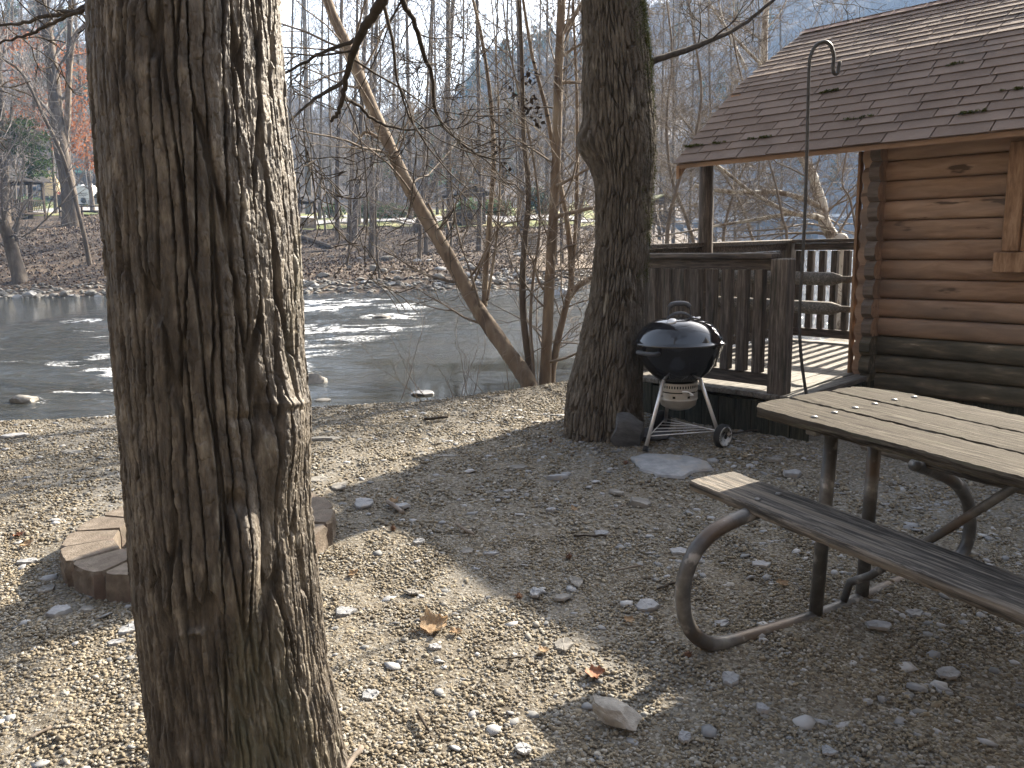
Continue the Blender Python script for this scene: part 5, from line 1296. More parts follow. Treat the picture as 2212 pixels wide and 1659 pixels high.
F = [('slim grey tree at the far shelter behind the big tree', (668, 464), 13, [(664, 300), (660, 120), (655, -60)]),
 ('very thin trunk curving left on the far bank near the big tree', (704, 507), 4.5, [(700, 470), (693, 436), (683, 384), (672, 250), (668, 120)]),
 ('straight dark tree on the far bank, second beyond the big tree', (729, 519), 10, [(728, 384), (735, 200), (738, 0), (740, -60)]),
 ('tree with spreading roots on the far bank slope', (753, 520), 9, [(756, 440), (764, 300), (770, 120), (772, -40)]),
 ('thick rooted trunk right of the tree with spreading roots', (765, 517), 13, [(768, 450), (773, 384), (783, 200), (790, 0), (792, -60)]),
 ('slim trunk at the top of the bank behind the rooted trunks', (775, 487), 8, [(776, 400), (780, 240), (790, 60), (796, -60)]),
 ('trunk at the bank top left of the mossy lone trunk', (790, 488), 9, [(790, 380), (800, 200), (806, 0)]),
 ('mossy straight trunk standing on the leafy slope by two boulders', (802, 556), 12, [(804, 458), (803, 384), (808, 200), (815, 0), (816, -50)]),
 ('thin crooked trunk rising from the shoreline rocks', (821, 602), 5, [(815, 555), (812, 488), (812, 429), (818, 300), (822, 150), (818, 0)]),
 ('thin curved sapling low on the leafy slope', (748, 575), 5.5, [(756, 518), (758, 460), (757, 384), (765, 250), (775, 100)]),
 ('dark trunk by the road behind the leaning tree', (887, 478), 10, [(886, 380), (882, 200), (878, 0)]),
 ('dark trunk leaning right out of the curved stump on the far bank', (898, 500), 14, [(915, 450), (941, 382), (958, 278), (969, 139), (979, 0), (984, -60)]),
 ('short trunk below the curved stump on the slope', (905, 560), 9, [(908, 500), (912, 430), (918, 300), (925, 160)]),
 ('trunk close right of the curved stump', (919, 546), 8, [(921, 480), (922, 380), (930, 200), (935, 0)]),
 ('tall thick straight trunk in front of the far shelter', (970, 542), 14, [(971, 460), (970, 384), (968, 200), (968, 0), (968, -80)]),
 ('tall trunk right of the far shelter', (1034, 540), 11, [(1036, 460), (1036, 384), (1034, 200), (1030, 0), (1030, -80)]),
 ('thin dark trunk left of the stone steps', (1117, 532), 5, [(1119, 460), (1118, 384), (1110, 200), (1105, 0)]),
 ('thick dark trunk at the head of the stone steps', (1129, 498), 16, [(1128, 440), (1127, 384), (1124, 200), (1120, 0), (1120, -60)]),
 ('thin trunk right of the steps behind the crooked stem', (1215, 572), 8, [(1213, 480), (1214, 380), (1222, 200), (1230, 0)]),
 ('dark sapling just right of the stone steps', (1201, 574), 6, [(1200, 480), (1206, 350), (1216, 200)]),
 ('leaning dark tree on the bank left of the mossy tree', (1243, 560), 9, [(1252, 470), (1262, 400), (1290, 250), (1310, 100)]),
 ('big forked grey trunk at the left end of the far bank', (156, 486), 31, [(146, 400), (128, 298), (113, 149), (100, 60), (89, 0), (80, -80)]),
 ('thin trunk leaning left across the big forked trunk', (195, 573), 9, [(178, 491), (154, 400), (131, 327), (98, 259), (60, 179), (38, 148), (0, 125), (-40, 100)]),
 ('slim trunk by the tipi left of the big forked trunk', (120, 463), 7, [(119, 420), (116, 387), (108, 250), (100, 100), (95, -20)]),
 ('grey trunk in front of the left side of the tipi', (92, 438), 8, [(92, 400), (90, 300), (86, 150), (80, 0)]),
 ('sunlit slim trunk in front of the camper trailer', (201, 460), 9, [(197, 420), (193, 387), (178, 238), (167, 100), (160, -20)]),
 ('dark trunk at the far left edge beside the railed shelter', (7, 484), 22, [(8, 400), (4, 300), (-4, 150), (-10, 0)]),
 ('thick trunk leaning left at the bottom left of the far bank', (46, 610), 28, [(28, 545), (10, 490), (-16, 420), (-60, 330)]),
 ('bare tree behind the deck right of the mossy tree', (1432, 500), 8, [(1440, 420), (1455, 300), (1462, 150), (1470, 0)])]
extra_left = {21}
for i, (lb, b, w, pth) in enumerate(F):
    far_tree(lb, b, w, pth, nb=(20 if w < 7 else 36), L0=(2.6 if w < 7 else 4.6), start=.12 if w < 7 else .2, lev=2)
# second stem of the forked trunk
tf = [o for o in COL.objects if o.get('label', '').startswith('big forked grey')][0]
Yb = tf.location.y
trunk_tube('limb', [at(x, y, Yb) for x, y in ((138, 360), (146, 250), (149, 164), (158, 90), (178, 60), (208, 30), (240, -30))], .24, .11, M['trunk_tan'], tf, tf.location, n=10, seed=4)
trunk_tube('limb', [at(x, y, Yb) for x, y in ((148, 175), (150, 90), (152, 0), (150, -60))], .2, .12, M['trunk_far'], tf, tf.location, n=10, seed=6)
# more trees further back, each its own thing
for i, (x, y, w, dd_) in enumerate([(690, 470, 7, 92), (716, 468, 6, 98), (845, 474, 7, 96), (858, 470, 5, 110), (1000, 476, 7, 100), (1062, 476, 6, 105), (1085, 480, 8, 88), (1160, 478, 6, 96), (1182, 480, 9, 84), (1246, 486, 7, 88), (945, 472, 6, 104), (1425, 490, 6, 92), (1455, 492, 7, 84), (1490, 490, 6, 96), (1540, 492, 8, 90), (1590, 490, 6, 110), (50, 400, 6, 120), (215, 408, 5, 118), (240, 420, 7, 100), (30, 430, 6, 95), (620, 460, 8, 90), (640, 470, 5, 84), (1640, 492, 6, 120), (1690, 492, 7, 130)]):
    j = R10.uniform(-12, 12)
    far_tree(f'slim bare tree in the back row beyond the far lawn, {i+1}th one planted' if False else 'x', (x, y), w, [(x+j*.3, y-120), (x+j*.7, y-260), (x+j, y-400)], nb=34, L0=5.0, start=.2, d=dd_, group='back row of bare trees')
back = sorted([o for o in COL.objects if o.get('label') == 'x'], key=lambda o: o.location.x/o.location.y)
ords = ['leftmost', 'second from left', 'third from left', 'fourth from left', 'fifth from left', 'sixth from left', 'seventh from left', 'eighth from left', 'ninth from left', 'tenth from left', 'eleventh from left', 'middle one, twelfth from left', 'thirteenth from left', 'tenth last', 'ninth last', 'eighth last', 'seventh last', 'sixth last', 'fifth last', 'fourth last', 'third last', 'second last', 'rightmost']
while len(ords) < len(back): ords.insert(13, 'eleventh last')
for o, q in zip(back, ords): o['label'] = f'slim bare tree in the back row beyond the far bank, {q}'

# rust-leaved oak and hemlock at the left
M['rust'] = mat('rust', [(.3, (.2, .07, .035)), (.55, (.36, .15, .075)), (.75, (.48, .26, .15))], 2, rough=.7, spec=.2, trans=.5)
def crown_px(region, n, Y, R, dy=2.5):
    return [tuple(at(R.uniform(region[0], region[2]), R.uniform(region[1], region[3]), Y+R.uniform(-dy, dy))) for _ in range(n)]
ok, okP = far_tree('oak with rust-coloured dead leaves at the left of the far bank', (62, 448), 8, [(66, 350), (72, 240), (80, 120), (84, 20)], nb=46, L0=5, d=66, group=None, name='oak_tree')
R11 = random.Random(15); pts_ = []
for reg, n in (((0, 60, 90, 110), 20), ((40, 90, 200, 160), 22), ((60, 150, 210, 230), 24), ((0, 225, 190, 285), 60), ((120, 250, 210, 330), 30), ((60, 190, 120, 250), 10), ((160, 320, 215, 380), 14), ((20, 140, 60, 180), 8)): pts_ += crown_px(reg, n, 66, R11)
leaf_cloud('leaves', pts_, M['rust'], .13, 20, .42, ok, ok.location, np.random.default_rng(6), flat=.45)
hm, hP = far_tree('dark green hemlock with drooping foliage at the far left', (14, 440), 7, [(16, 380), (20, 300), (24, 240)], nb=16, L0=3, d=62, top=1, group=None, name='hemlock_tree')
pts_ = crown_px((0, 258, 62, 300), 40, 62, R11, 1.2)+crown_px((10, 285, 98, 335), 50, 62, R11, 1.2)+crown_px((55, 345, 100, 380), 26, 62, R11, 1)
leaf_cloud('foliage', pts_, M['pine'], .12, 26, .4, hm, hm.location, np.random.default_rng(7), flat=.35)
# evergreen bushes, hedge and undergrowth
M['bush'] = mat('bush', [(.3, (.03, .055, .018)), (.6, (.085, .13, .04)), (.8, (.16, .2, .08))], 1.2, rough=.6, spec=.35, trans=.35)
def bush(label, px, py, wpx, hpx, d, m, name='evergreen_bush', size=.16, dens=14, group=None):
    c = at(px, py, d); c.z = tz(c.x, c.y); k = d/FPX; rx, rzz = wpx*k/2, hpx*k; R = np.random.default_rng(int(px*7+py))
    n = max(20, int(rx*rzz*dens*4)); u = R.normal(0, 1, (n, 3)); u /= np.linalg.norm(u, axis=1, keepdims=True); q = u*(R.uniform(.5, 1, (n, 1)))*np.array([rx, rx*.8, rzz/2])+np.array([c.x, c.y, c.z+rzz*.5])
    t_ = thing(name, label, 'bush', c, group=group)
    leaf_cloud('foliage', q, m, size, 10, size*2.2, t_, c, R, flat=.8)
    sg = []
    for i in range(12): grow(sg, c, Vector((R11.uniform(-.6, .6), R11.uniform(-.6, .6), 1)).normalized(), rzz*.8, .03, 1, R11, .2, 0, 5, .2, (.5, 1), .6, 1, .2, .01)
    build_segs('stems', sg, M['twig_far'], t_, 3, c)
    return t_
bush('rounded dark evergreen bush at the right of the stone steps head', 1165, 484, 46, 62, 84, M['pine'], size=.14, dens=10)
for i, (x, y, w, h, d) in enumerate([(845, 474, 60, 30, 92), (800, 472, 50, 36, 95), (900, 474, 46, 26, 92), (1075, 478, 60, 34, 86), (1010, 478, 46, 30, 94), (720, 466, 40, 26, 98), (60, 418, 70, 22, 118), (20, 424, 50, 24, 112)]):
    bush(('light green rhododendron bush left of the leaning tree, by the road', 'tall green bush behind the rooted trunks', 'green bush just behind the leaning trunk', 'glossy green bush between the far shelter and the steps', 'green bush behind the far shelter', 'small green bush beyond the road near the big tree', 'green shrub in front of the tipis on the left', 'green shrub beside the railed shelter on the left')[i], x, y, w, h, d, M['bush'])
ug = []
for _ in range(150):
    px = R11.uniform(0, 1420); py = R11.uniform(500, 600); p = hit(px, py)
    for _ in range(2): grow(ug, p, Vector((R11.uniform(-.7, .7), R11.uniform(-.5, .3), 1)).normalized(), R11.uniform(.8, 2.4), .014, 1, R11, .2, 0, 5, .2, (.5, 1), .6, .9, .2, .006)
tag(build_segs('undergrowth', ug, M['twig_far'], None, 3), 'leafless undergrowth on the leafy slope of the far bank', 'undergrowth', kind='stuff')
# fallen logs
for i, (a, b, r, lb) in enumerate([((640, 512), (716, 538), .22, 'thick dark fallen log lying down the leafy slope by the big tree'), ((645, 550), (706, 543), .12, 'thin forked fallen log below the thick one on the slope'), ((745, 540), (775, 515), .1, 'short fallen branch by the rooted trunks'), ((1060, 545), (1096, 556), .1, 'low fallen branch on the slope left of the steps')]):
    p, q = hit(*a), hit(*b); mdl = (p+q)/2+Vector((0, 0, r*.6))
    o, _, _ = trunk_tube('fallen_log', [p+Vector((0, 0, r*.5)), mdl, q+Vector((0, 0, r*.5))], r, r*.7, M['trunk_far'], n=10, seed=i)
    tag(o, lb, 'log')
sg_ = hit(905, 500); o, _, _ = trunk_tube('curved_stump', [at(893, 512, sg_.y), at(893, 500, sg_.y), at(900, 491, sg_.y), at(912, 489, sg_.y), at(924, 495, sg_.y), at(932, 510, sg_.y)], .4, .22, M['trunk_far'], n=12, seed=3); tag(o, 'arched dark stump at the top of the far bank', 'stump')

# ------------------------------------------------------------------ boulders along the far shore
bould = []
Rq = random.Random(12)
spec_ = [(64, 637, 26, 18), (84, 640, 18, 10), (117, 640, 17, 11), (140, 636, 20, 14), (20, 640, 20, 9), (38, 641, 20, 8), (152, 640, 14, 6), (198, 633, 22, 14), (232, 634, 18, 12), (8, 636, 14, 10), (212, 640, 14, 7),
         (698, 594, 26, 11), (655, 592, 14, 6), (661, 610, 10, 7), (675, 560, 9, 6), (714, 555, 13, 7), (776, 558, 10, 6), (836, 557, 26, 9), (808, 580, 20, 15), (829, 585, 14, 11), (857, 588, 20, 11), (877, 583, 12, 6), (903, 563, 18, 8), (928, 562, 12, 6), (779, 602, 16, 6), (755, 577, 9, 8),
         (669, 613, 22, 13), (650, 607, 18, 9), (680, 617, 18, 12), (692, 620, 30, 9), (667, 625, 15, 10), (742, 626, 20, 11), (760, 624, 14, 5), (720, 613, 9, 5), (786, 609, 14, 6), (812, 612, 12, 9), (832, 608, 10, 5), (846, 613, 18, 9), (864, 611, 16, 10), (838, 617, 10, 8), (822, 620, 14, 6), (858, 602, 14, 11), (884, 617, 14, 7), (923, 620, 16, 6), (948, 598, 20, 13), (947, 613, 14, 6), (960, 609, 18, 8),
         (951, 580, 20, 11), (1003, 560, 18, 12), (1013, 573, 16, 10), (1000, 578, 16, 8), (1020, 580, 18, 10), (1012, 594, 24, 13), (1058, 601, 20, 20), (1077, 609, 18, 13), (1086, 605, 18, 9), (1091, 594, 16, 10), (1102, 600, 14, 8), (1096, 588, 14, 8), (1076, 592, 14, 7), (1121, 594, 24, 14), (1117, 585, 10, 9), (1130, 600, 12, 7), (1144, 607, 20, 12), (1162, 603, 18, 12), (1158, 592, 12, 7), (1135, 612, 14, 6), (1110, 612, 12, 5), (1175, 610, 18, 11), (1150, 588, 10, 6), (1090, 582, 12, 5), (1060, 586, 12, 6), (1040, 600, 12, 7), (1030, 612, 14, 7), (1016, 617, 12, 6), (985, 612, 14, 6), (970, 620, 12, 6), (900, 612, 12, 6), (945, 622, 12, 5), (1200, 600, 20, 12), (1225, 590, 20, 11), (1240, 602, 18, 10), (1208, 612, 16, 8), (1228, 612, 14, 7), (1250, 588, 16, 9), (1232, 575, 12, 6), (1195, 588, 12, 8), (1180, 590, 12, 6),
         (1123, 549, 26, 9), (1120, 528, 10, 8), (1126, 538, 14, 6), (1116, 520, 12, 8), (1118, 510, 10, 7), (1135, 505, 12, 6), (1122, 543, 16, 8)]
protos_ = [rock_mesh('boulder', (1, .8, .55), 200+i, 3, sharp=R_, rough=.1) for i, R_ in enumerate((.1, .3, .8, .2, .5, 1.0, .4))]
for i, p in enumerate(protos_): p.materials.append(M['stone'] if i % 3 else M['slate'])
for x, y, w, h in spec_:
    p = hit(x, y+h*.35, 28, 90); k = p.y/FPX
    o = bpy.data.objects.new('boulder', protos_[Rq.randrange(7)]); COL.objects.link(o)
    o.location = (p.x, p.y, max(p.z, WATER-.05)+h*k*.22); o.scale = (w*k*.64, w*k*.56, h*k*1.15); o.rotation_euler = (Rq.uniform(-.2, .2), Rq.uniform(-.2, .2), Rq.uniform(-.6, .6) if Rq.random() < .7 else Rq.uniform(2.6, 3.6)); bould.append(o)
def wpt(x, y): p = hit(x, y); return (p.x, p.y)
rank_label(bould, lambda o: ('large ' if o.scale.x > .26 else 'small ')+('grey' if o.data.materials[0] == M['stone'] else 'bluish grey')+' boulder on the far shore',
           {'big forked trunk': wpt(156, 486), 'mossy straight trunk': wpt(802, 556), 'crooked shoreline trunk': wpt(821, 602), 'arched stump': wpt(905, 500), 'thick shelter trunk': wpt(985, 580), 'stone steps': wpt(1148, 554), 'water below the steps': wpt(1140, 606), 'thick fallen log': wpt(690, 600), 'leaning tree': wpt(1050, 600)}, 'boulders along the far shore', 'boulder')
# pebbly strip of small stones at the far waterline
def strip(n, seed):
    R = np.random.default_rng(seed); x = R.uniform(-24, 6, n); y = yf(x)+R.uniform(-.5, 2.2, n); z = terrain(x, y); return x, y, z
x, y, z = strip(900, 4); n = len(x)
iv, _ = (np.array([(0, 0, 1), (1, 0, 0), (0, 1, 0), (-1, 0, 0), (0, -1, 0), (0, 0, -1)], float), 0)
it = np.array([(0, 1, 2), (0, 2, 3), (0, 3, 4), (0, 4, 1), (5, 2, 1), (5, 3, 2), (5, 4, 3), (5, 1, 4)])
sz = nr.uniform(.05, .17, (n, 1, 1)); v = iv[None]*sz*np.array([1.2, .9, .55])*nr.uniform(.7, 1.3, (n, 6, 3))+np.stack([x, y, z+.02], -1)[:, None]
tag(link('shore_stones', np_mesh('shore_stones', v.reshape(-1, 3), None, ((np.arange(n)*6)[:, None, None]+it[None]).reshape(-1, 3)), M['stone']), 'small loose stones along the far waterline', 'stones', kind='stuff')
# leaf litter flakes on the far slope
Rl = np.random.default_rng(44); n = 26000
x = Rl.uniform(-34, 8, n); y = yf(x)+Rl.uniform(1.2, 34, n); keep = np.abs(x/y) < .75; x, y = x[keep], y[keep]
M['litter'] = mat('litter', [(0, (.09, .055, .038)), (.4, (.19, .115, .075)), (.75, (.33, .22, .15)), (1, (.52, .42, .31))], 3, rough=.7, island=.95, spec=.25)
tag(leaf_cloud('leaf_litter', np.stack([x, y, terrain(x, y)+.04], -1), M['litter'], .075, 1, .03, R=Rl, flat=.6, aspect=.7), 'brown leaf litter on the far slope', 'leaf litter', kind='stuff')

# ------------------------------------------------------------------ steps, shelters, fence, camp
sb_, st2 = hit(1148, 554), hit(1152, 503)
stp = thing('stone_steps', 'flight of timber-edged steps climbing the far bank', 'steps', sb_)
NS = 11; wS = 1.25*sb_.y/60
sa_ = MB(); nose = MB()
top_z = at(1152, 502, sb_.y+5).z; rise = (top_z-sb_.z)/NS
for i in range(NS):
    z1 = rise*(i+1); yy = i*.45
    sa_.box((0, yy+1.6, z1/2-.35), (wS*1.0, 3.2+.0*i, z1+.7-.002*i)); nose.bevbox((0, yy+.02, z1-.03), (wS*1.04, .14, .075), .01)
sa_.build('step', M['trunk_far'], stp); nose.build('tread', mat('tread', [(.3, (.22, .2, .17)), (.7, (.34, .31, .27))], 4, rough=.9), stp)
M['shroof'] = mat('shroof', [(.3, (.045, .042, .042)), (.7, (.09, .086, .085))], 3, rough=.95, bump=.3, spec=.08)
M['shwood'] = mat('shwood', [(.3, (.055, .042, .034)), (.7, (.11, .085, .068))], 3, (1, 1, .4), rough=.85)
def shelter(label, px, py, d, w, dp, h, rot, roofm=None, base=.35, overhang=.45, pitch=.42, panel=False):
    c = at(px, py, d); c.z = max(c.z, tz(c.x, c.y)+.15)
    t_ = thing('picnic_shelter', label, 'shelter', c, rot)
    mb = MB().box((0, 0, -.08), (w, dp, .16)); mb.box((0, -dp/2+.03, -.3), (w, .05, .34)); mb.build('floor', M['shwood'], t_)
    for sx in (-1, 1):
        for sy in (-1, 1): MB().box((sx*(w/2-.1), sy*(dp/2-.1), -.7), (.14, .14, 1.2)).build('footing', M['shwood'], t_)
    for sx in (-1, 1):
        for sy in (-1, 1): MB().box((sx*(w/2-.08), sy*(dp/2-.08), h/2), (.14, .14, h)).build('post', M['shwood'], t_)
    # gable faces local -y
    rw = w/2+overhang; rh = rw*pitch; rd = dp/2+overhang; rf = MB()
    for sx in (-1, 1):
        rf.add([(0, -rd, h+rh+.1), (0, rd, h+rh+.1), (sx*rw, rd, h-.02), (sx*rw, -rd, h-.02), (0, -rd, h+rh-.0), (0, rd, h+rh-.0), (sx*rw, rd, h-.12), (sx*rw, -rd, h-.12)], [(0, 3, 2, 1), (4, 5, 6, 7), (0, 4, 7, 3), (1, 2, 6, 5), (2, 3, 7, 6), (0, 1, 5, 4)])
    rf.build('roof', roofm or M['shroof'], t_)
    for sy in (-1, 1): MB().add([(-w/2, sy*(dp/2-.05), h), (w/2, sy*(dp/2-.05), h), (0, sy*(dp/2-.05), h+w/2*pitch), (-w/2, sy*(dp/2-.1), h), (w/2, sy*(dp/2-.1), h), (0, sy*(dp/2-.1), h+w/2*pitch)], [(0, 1, 2), (5, 4, 3), (0, 3, 4, 1), (1, 4, 5, 2), (2, 5, 3, 0)]).build('gable', M['shwood'], t_)
    MB().box((0, -dp/2+.08, h-.1), (w, .1, .18)).box((0, dp/2-.08, h-.1), (w, .1, .18)).build('beam', M['shwood'], t_)
    for (sx0, sy0, sx1, sy1) in ((-1, -1, 1, -1), (1, -1, 1, 1), (-1, -1, -1, 1)):
        rl = MB(); p, q = Vector((sx0*(w/2-.06), sy0*(dp/2-.06), 0)), Vector((sx1*(w/2-.06), sy1*(dp/2-.06), 0)); L_ = (q-p).length; an = math.atan2(q.y-p.y, q.x-p.x); m = Matrix.Rotation(an, 4, 'Z'); cc = (p+q)/2
        rl.box((cc.x, cc.y, .95), (L_, .1, .07), m); rl.box((cc.x, cc.y, .12), (L_, .05, .07), m)
        k = int(L_/.16)
        for i in range(1, k): f = p.lerp(q, i/k); rl.box((f.x, f.y, .53), (.05 if not panel else .15, .05, .78), m)
        rl.build('railing', M['shwood'], t_)
    MB().box((0, .1, .72), (1.6, .75, .05)).box((0, -.55, .43), (1.6, .26, .05)).box((0, .75, .43), (1.6, .26, .05)).box((-.5, .1, .36), (.08, 1.3, .7)).box((.5, .1, .36), (.08, 1.3, .7)).build('table', M['shwood'], t_)
    return t_
shelter('open picnic shelter with grey gabled roof in front of bushes, behind the leaning tree', 1003, 499, 70, 2.5, 3.0, 2.25, rad(38))
shelter('railed shelter with dark roof at the left edge of the far bank', 30, 460, 66, 3.6, 3.0, 2.45, rad(-20))
shelter('shelter with dark roof just right of the big furrowed tree', 632, 497, 68, 3.0, 3.0, 2.35, rad(-12))
shelter('small shelter with mossy yellow roof right of the mossy tree', 1424, 477, 84, 2.2, 2.6, 1.9, rad(10), mat('yroof', [(.3, (.2, .19, .09)), (.7, (.34, .33, .17))], 2, rough=.9))
fn = thing('rail_fence', 'dark three-rail wooden fence along the top of the left far bank', 'fence', hit(130, 471))
f0, f1 = fn.location.copy(), None
Yf_ = fn.location.y
pxsF = [128, 176, 224, 272, 320]
tops_ = [at(x, 446-(x-128)*.004, Yf_+i*.4) for i, x in enumerate(pxsF)]
for i, p in enumerate(tops_): MB().box((p.x-f0.x, p.y-f0.y, p.z-f0.z-.55), (.13, .13, 1.25)).build('post', M['shwood'], fn)
for dz in (.02, -.37, -.86):
    mb = MB()
    for i in range(len(tops_)-1):
        a, b_ = tops_[i]-f0, tops_[i+1]-f0; mb.tube([a+Vector((0, -.08, dz)), b_+Vector((0, -.08, dz))], .065, 6)
    mb.build('rail', M['shwood'], fn, True)
# camper trailer
M['white'] = mat('white', [(.3, (.62, .63, .66)), (.7, (.72, .73, .76))], 2, (1, 1, 14), rough=.4, bump=.15, bscale=1, bvec=(.1, .1, 9), dist=.02, spec=.5)
M['dark'] = mat('dark', [(.3, (.01, .011, .013)), (.7, (.03, .032, .036))], 3, rough=.25, spec=.5)
M['tyre'] = M['rubber']
c = at(183, 449, 112); rv = thing('camper_trailer', 'white camper trailer with round dark spare wheel cover on its back', 'camper', c, rad(-14))
b = MB().prism([(-1.2, .55), (1.2, .55), (1.2, 2.75), (1.1, 2.95), (-1.1, 2.95), (-1.2, 2.75)], 0, 6.2, Matrix(((1, 0, 0, 0), (0, 0, 1, 0), (0, 1, 0, 0), (0, 0, 0, 1)))); b.build('body', M['white'], rv)
mb = MB().lathe([(.38, 0), (.38, .2), (.3, .24), (0, .25)], (0, 0, 0), 28, Matrix.Rotation(rad(90), 4, 'X')); o = mb.build('spare_wheel', M['dark'], rv, True); o.location = (0, 0, 1.0)
MB().box((0, -.02, 1.95), (1.4, .03, .07)).box((0, -.02, 1.75), (1.6, .03, .05)).box((-.1, -.02, 1.62), (1.2, .03, .05)).build('stripe', M['dark'], rv)
MB().box((-.5, .4, 3.05), (.5, .6, .22)).box((.8, .9, 3.1), (.16, .2, .35)).build('roof_vent', M['white'], rv)
MB().box((1.215, 1.6, 1.8), (.03, 1.0, .7)).build('side_window', M['dark'], rv)
MB().box((1.215, 3.6, 1.6), (.03, .7, 1.8)).build('door', M['white'], rv)
for yy in (2.6, 3.5):
    for sx in (-1, 1): mb = MB().lathe([(.12, -.12), (.36, -.12), (.36, .12), (.12, .12)], (0, 0, 0), 20, Matrix.Rotation(rad(90), 4, 'Y')); o = mb.build('wheel', M['tyre'], rv, True); o.location = (sx*1.0, yy, .36)
MB().box((0, -.05, .45), (2.3, .1, .14)).build('bumper', M['dark'], rv)
for sx in (-1, 1): MB().box((sx*1.05, -.02, .9), (.12, .03, .3)).build('tail_light', mat('tail', [(.3, (.3, .02, .02)), (.7, (.45, .03, .03))], 5, rough=.3) if 'tail' not in bpy.data.materials else bpy.data.materials['tail'], rv)
def car(name, label, px, py, d, rot, m, L_=4.6, W=1.85, kind='suv', cat='car'):
    c = at(px, py, d); t_ = thing(name, label, cat, c, rot)
    X2Z = Matrix(((1, 0, 0, 0), (0, 0, 1, 0), (0, 1, 0, 0), (0, 0, 0, 1)))
    if kind == 'suv': prof = [(-L_/2, .4), (L_/2, .4), (L_/2+.03, .7), (L_/2-.1, 1.0), (L_/2-1.25, 1.1), (-L_/2+.05, 1.12), (-L_/2, .9)]; cab = [(L_/2-1.3, 1.1), (L_/2-1.9, 1.68), (-L_/2+.35, 1.72), (-L_/2+.06, 1.12)]
    else: prof = [(-L_/2, .45), (L_/2, .45), (L_/2, .95), (L_/2-.1, 1.1), (-L_/2, 1.12)]; cab = [(L_/2-1.35, 1.1), (L_/2-1.9, 1.75), (.0, 1.78), (-.25, 1.1)]
    MB().prism(prof, -W/2, W/2, X2Z).build('body', m, t_)
    MB().prism(cab, -W/2+.1, W/2-.1, X2Z).build('cabin', m, t_)
    for sy in (-1, 1):
        MB().prism([(p[0]*.96+(.02), 1.17+(p[1]-1.12)*.78) for p in cab], sy*(W/2-.1)-.012, sy*(W/2-.1)+.012, X2Z).build('window', M['dark'], t_)
        MB().box((-L_/2+.02, sy*(W/2-.15), .85), (.08, .22, .3)).build('tail_light', bpy.data.materials['tail'], t_)
        for sx in (-1, 1): mb = MB().lathe([(.1, -.12), (.34, -.12), (.36, -.08), (.36, .08), (.34, .12), (.1, .12)], (0, 0, 0), 20, Matrix.Rotation(rad(90), 4, 'X')); o = mb.build('wheel', M['tyre'], t_, True); o.location = (sx*(L_/2-.85), sy*(W/2-.12), .36)
    MB().box((-L_/2+.17 if kind == 'suv' else -.14, 0, 1.42), (.1, W-.4, .36), Matrix.Rotation(.3, 4, 'Y')).build('rear_window', M['dark'], t_)
    return t_
mg_ = mat('carpaint', [(.3, (.2, .22, .25)), (.7, (.3, .32, .35))], 3, rough=.3, metal=.5, coat=.5)
car('parked_suv', 'grey sport utility car parked beside the camper trailer', 226, 449, 100, rad(140), mg_)
car('pickup_truck', 'white pickup truck parked beside the tipi', 149/2212*2212*1.0+2, 416, 150, rad(200), M['white'], kind='pickup', L_=5.4, cat='truck')
car('parked_suv', 'dark blue car parked left of the white truck', 98, 416, 152, rad(250), mat('darkpaint', [(.3, (.03, .035, .05)), (.7, (.06, .07, .09))], 3, rough=.3, coat=.5))
# tipis
M['canvas'] = mat('canvas', [(.3, (.5, .42, .26)), (.7, (.62, .54, .36))], 1.5, rough=.9, bump=.3, bscale=2, dist=.05, trans=.5)
M['orange'] = mat('orange', [(.3, (.45, .22, .09)), (.7, (.6, .33, .15))], 1.5, rough=.9, trans=.5)
def tipi(label, px, py, d, r, h, m, marks=True):
    c = at(px, py, d); t_ = thing('tipi', label, 'tipi', c, 0)
    prof = [(r, 0), (r*.62, h*.36), (r*.32, h*.68), (r*.12, h*.93)]
    MB().lathe(prof, (0, 0, 0), 12).build('cover', m, t_)
    pl_ = MB(); R = random.Random(2)
    for k in range(8): a = k*.785; pl_.tube([(r*.1*math.cos(a), r*.1*math.sin(a), h*.9), (-r*.2*math.cos(a), -r*.2*math.sin(a), h*1.2)], .05, 5)
    pl_.build('pole', M['shwood'], t_)
    if marks:
        MB().lathe([(r*1.005, .02), (r*.975, h*.05)], (0, 0, 0), 12).build('hem', M['trunk_tan'], t_)
        a0 = -.9
        def onc(a, f): rr2 = np.interp(f, [0, .36, .68], [r, r*.62, r*.32])+.06; return (rr2*math.cos(a), rr2*math.sin(a), h*f)
        MB().add([onc(a0+.1, .16), onc(a0+.42, .02), onc(a0+.62, .04), onc(a0+.4, .2)], [(0, 1, 2, 3)]).build('door_flap', bpy.data.materials['tail'] if False else mat('redcloth', [(.3, (.22, .045, .03)), (.7, (.32, .08, .05))], 3, rough=.9), t_)
        MB().add([onc(a0-.02, .28), onc(a0+.1, .255), onc(a0+.22, .28), onc(a0+.1, .31)], [(0, 1, 2, 3)]).build('painted_mark', bpy.data.materials['redcloth'], t_)
tipi('cream canvas tipi with red door flap behind the big forked trunk', 116, 428, 145, 2.5, 5.2, M['canvas'])
tipi('orange tipi under the roof line of the left shelter, nearest the truck', 64, 412, 160, 1.6, 4.2, M['orange'], False)
tipi('orange tipi seen through the left shelter, left one', 12, 413, 165, 1.8, 4.2, M['orange'], False)
tipi('small orange tipi between the left shelter posts', 38, 412, 168, 1.2, 3.6, M['orange'], False)
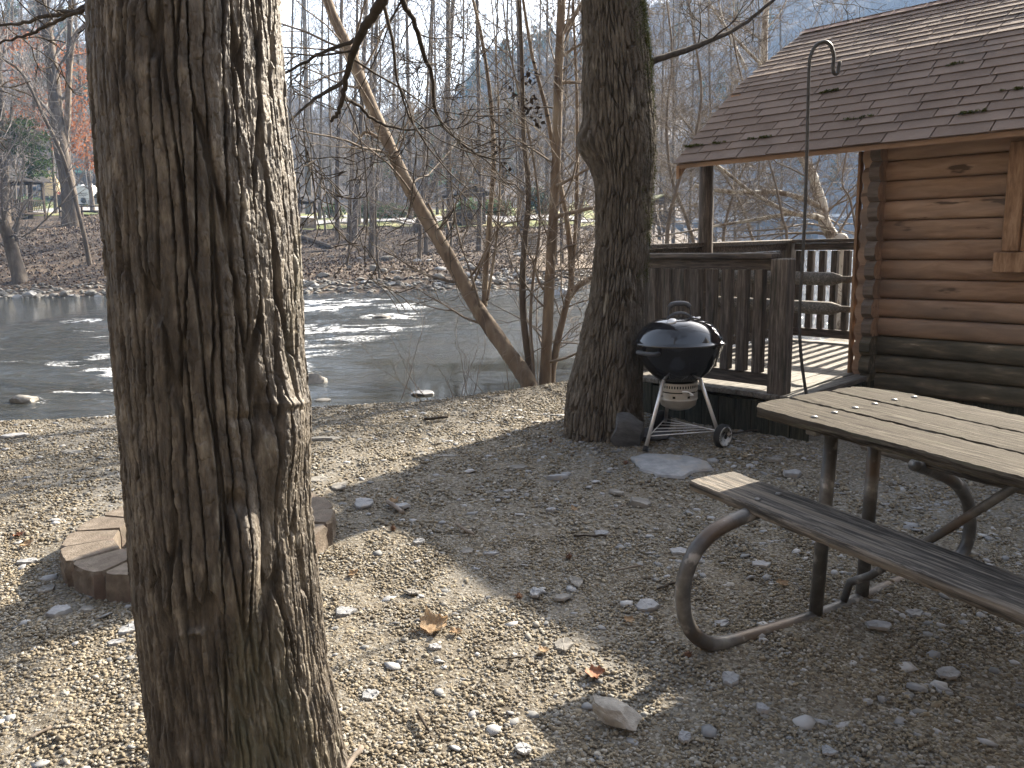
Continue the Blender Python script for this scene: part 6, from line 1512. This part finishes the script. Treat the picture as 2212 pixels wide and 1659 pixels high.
# lodge with green roof
c = at(206, 408, 165); lg = thing('lodge', 'long dark building with green metal roof behind the camper trailer', 'building', c, rad(8))
MB().box((0, 0, 1.5), (7.0, 5, 3.4)).build('wall', M['shwood'], lg)
MB().add([(-4.2, -3.2, 3.0), (4.2, -3.2, 3.0), (4.2, 0, 4.5), (-4.2, 0, 4.5), (-4.2, 3.2, 3.0), (4.2, 3.2, 3.0), (-4.2, -3.2, 2.85), (4.2, -3.2, 2.85), (4.2, 3.2, 2.85), (-4.2, 3.2, 2.85)], [(0, 1, 2, 3), (3, 2, 5, 4), (0, 6, 7, 1), (4, 5, 8, 9), (6, 9, 8, 7), (0, 3, 4, 9, 6), (1, 7, 8, 5, 2)]).build('roof', mat('green_roof', [(.3, (.05, .16, .12)), (.7, (.09, .24, .18))], 2, rough=.5), lg)
for i, (x, y, h) in enumerate([(131, 448, 1.3), (138, 447, 1.2)]):
    p = at(x, y, 92); t_ = thing('utility_pedestal', ('grey electric hookup pedestal on the campground lawn, left one', 'grey electric hookup pedestal on the campground lawn, right one')[i], 'utility box', p)
    MB().bevbox((0, 0, h/2), (.42, .3, h), .02).build('cabinet', M['shroof'], t_); MB().bevbox((0, 0, h+.03), (.48, .36, .06), .01).build('cap', M['shroof'], t_)
# far bridge over the river
ba, bb = at(1545, 473, 205), at(1960, 468, 205)
br = thing('bridge', 'low concrete bridge with pale railing crossing the river far upstream', 'bridge', (ba+bb)/2)
d_ = bb-ba; L_ = d_.length+30; an = math.atan2(d_.y, d_.x); m = Matrix.Rotation(an, 4, 'Z'); z0 = ((ba+bb)/2).z
MB().box((0, 0, -1.2), (L_, 7, 1.3), m).build('girder', mat('bconc', [(.3, (.09, .09, .1)), (.7, (.14, .14, .15))], .5, rough=.9), br)
rl = MB().box((0, -3.4, .5), (L_, .3, .5), m).box((0, 3.4, .5), (L_, .3, .5), m)
k = int(L_/3)
for i in range(k): rl.box(tuple(m @ Vector((-L_/2+3*i+1, -3.4, .0))), (.3, .3, .7), m)
rl.box((0, 0, -.48), (L_, 7.4, .14), m)
rl.build('railing', mat('bpale', [(.3, (.42, .42, .42)), (.7, (.55, .55, .55))], .5, rough=.8), br)
for f in (-.32, 0, .32): MB().box(tuple(m @ Vector((L_*f, 0, -4.2))), (1.4, 6, 5), m).build('pier', bpy.data.materials['bconc'], br)

# ------------------------------------------------------------------ haze
hz_ = MB().box((0, 250, 75), (1500, 1700, 154))
mh = bpy.data.materials.new('haze'); mh.use_nodes = True; t = mh.node_tree
for n in list(t.nodes): t.nodes.remove(n)
ho = t.nodes.new('ShaderNodeOutputMaterial'); hv = t.nodes.new('ShaderNodeVolumePrincipled')
hv.inputs['Color'].default_value = (.38, .62, 1.0, 1); hv.inputs['Density'].default_value = .0004; hv.inputs['Anisotropy'].default_value = .0
t.links.new(hv.outputs[0], ho.inputs['Volume'])
o = hz_.build('haze', mh); tag(o, 'pale blue haze in the valley air', 'haze', kind='stuff')
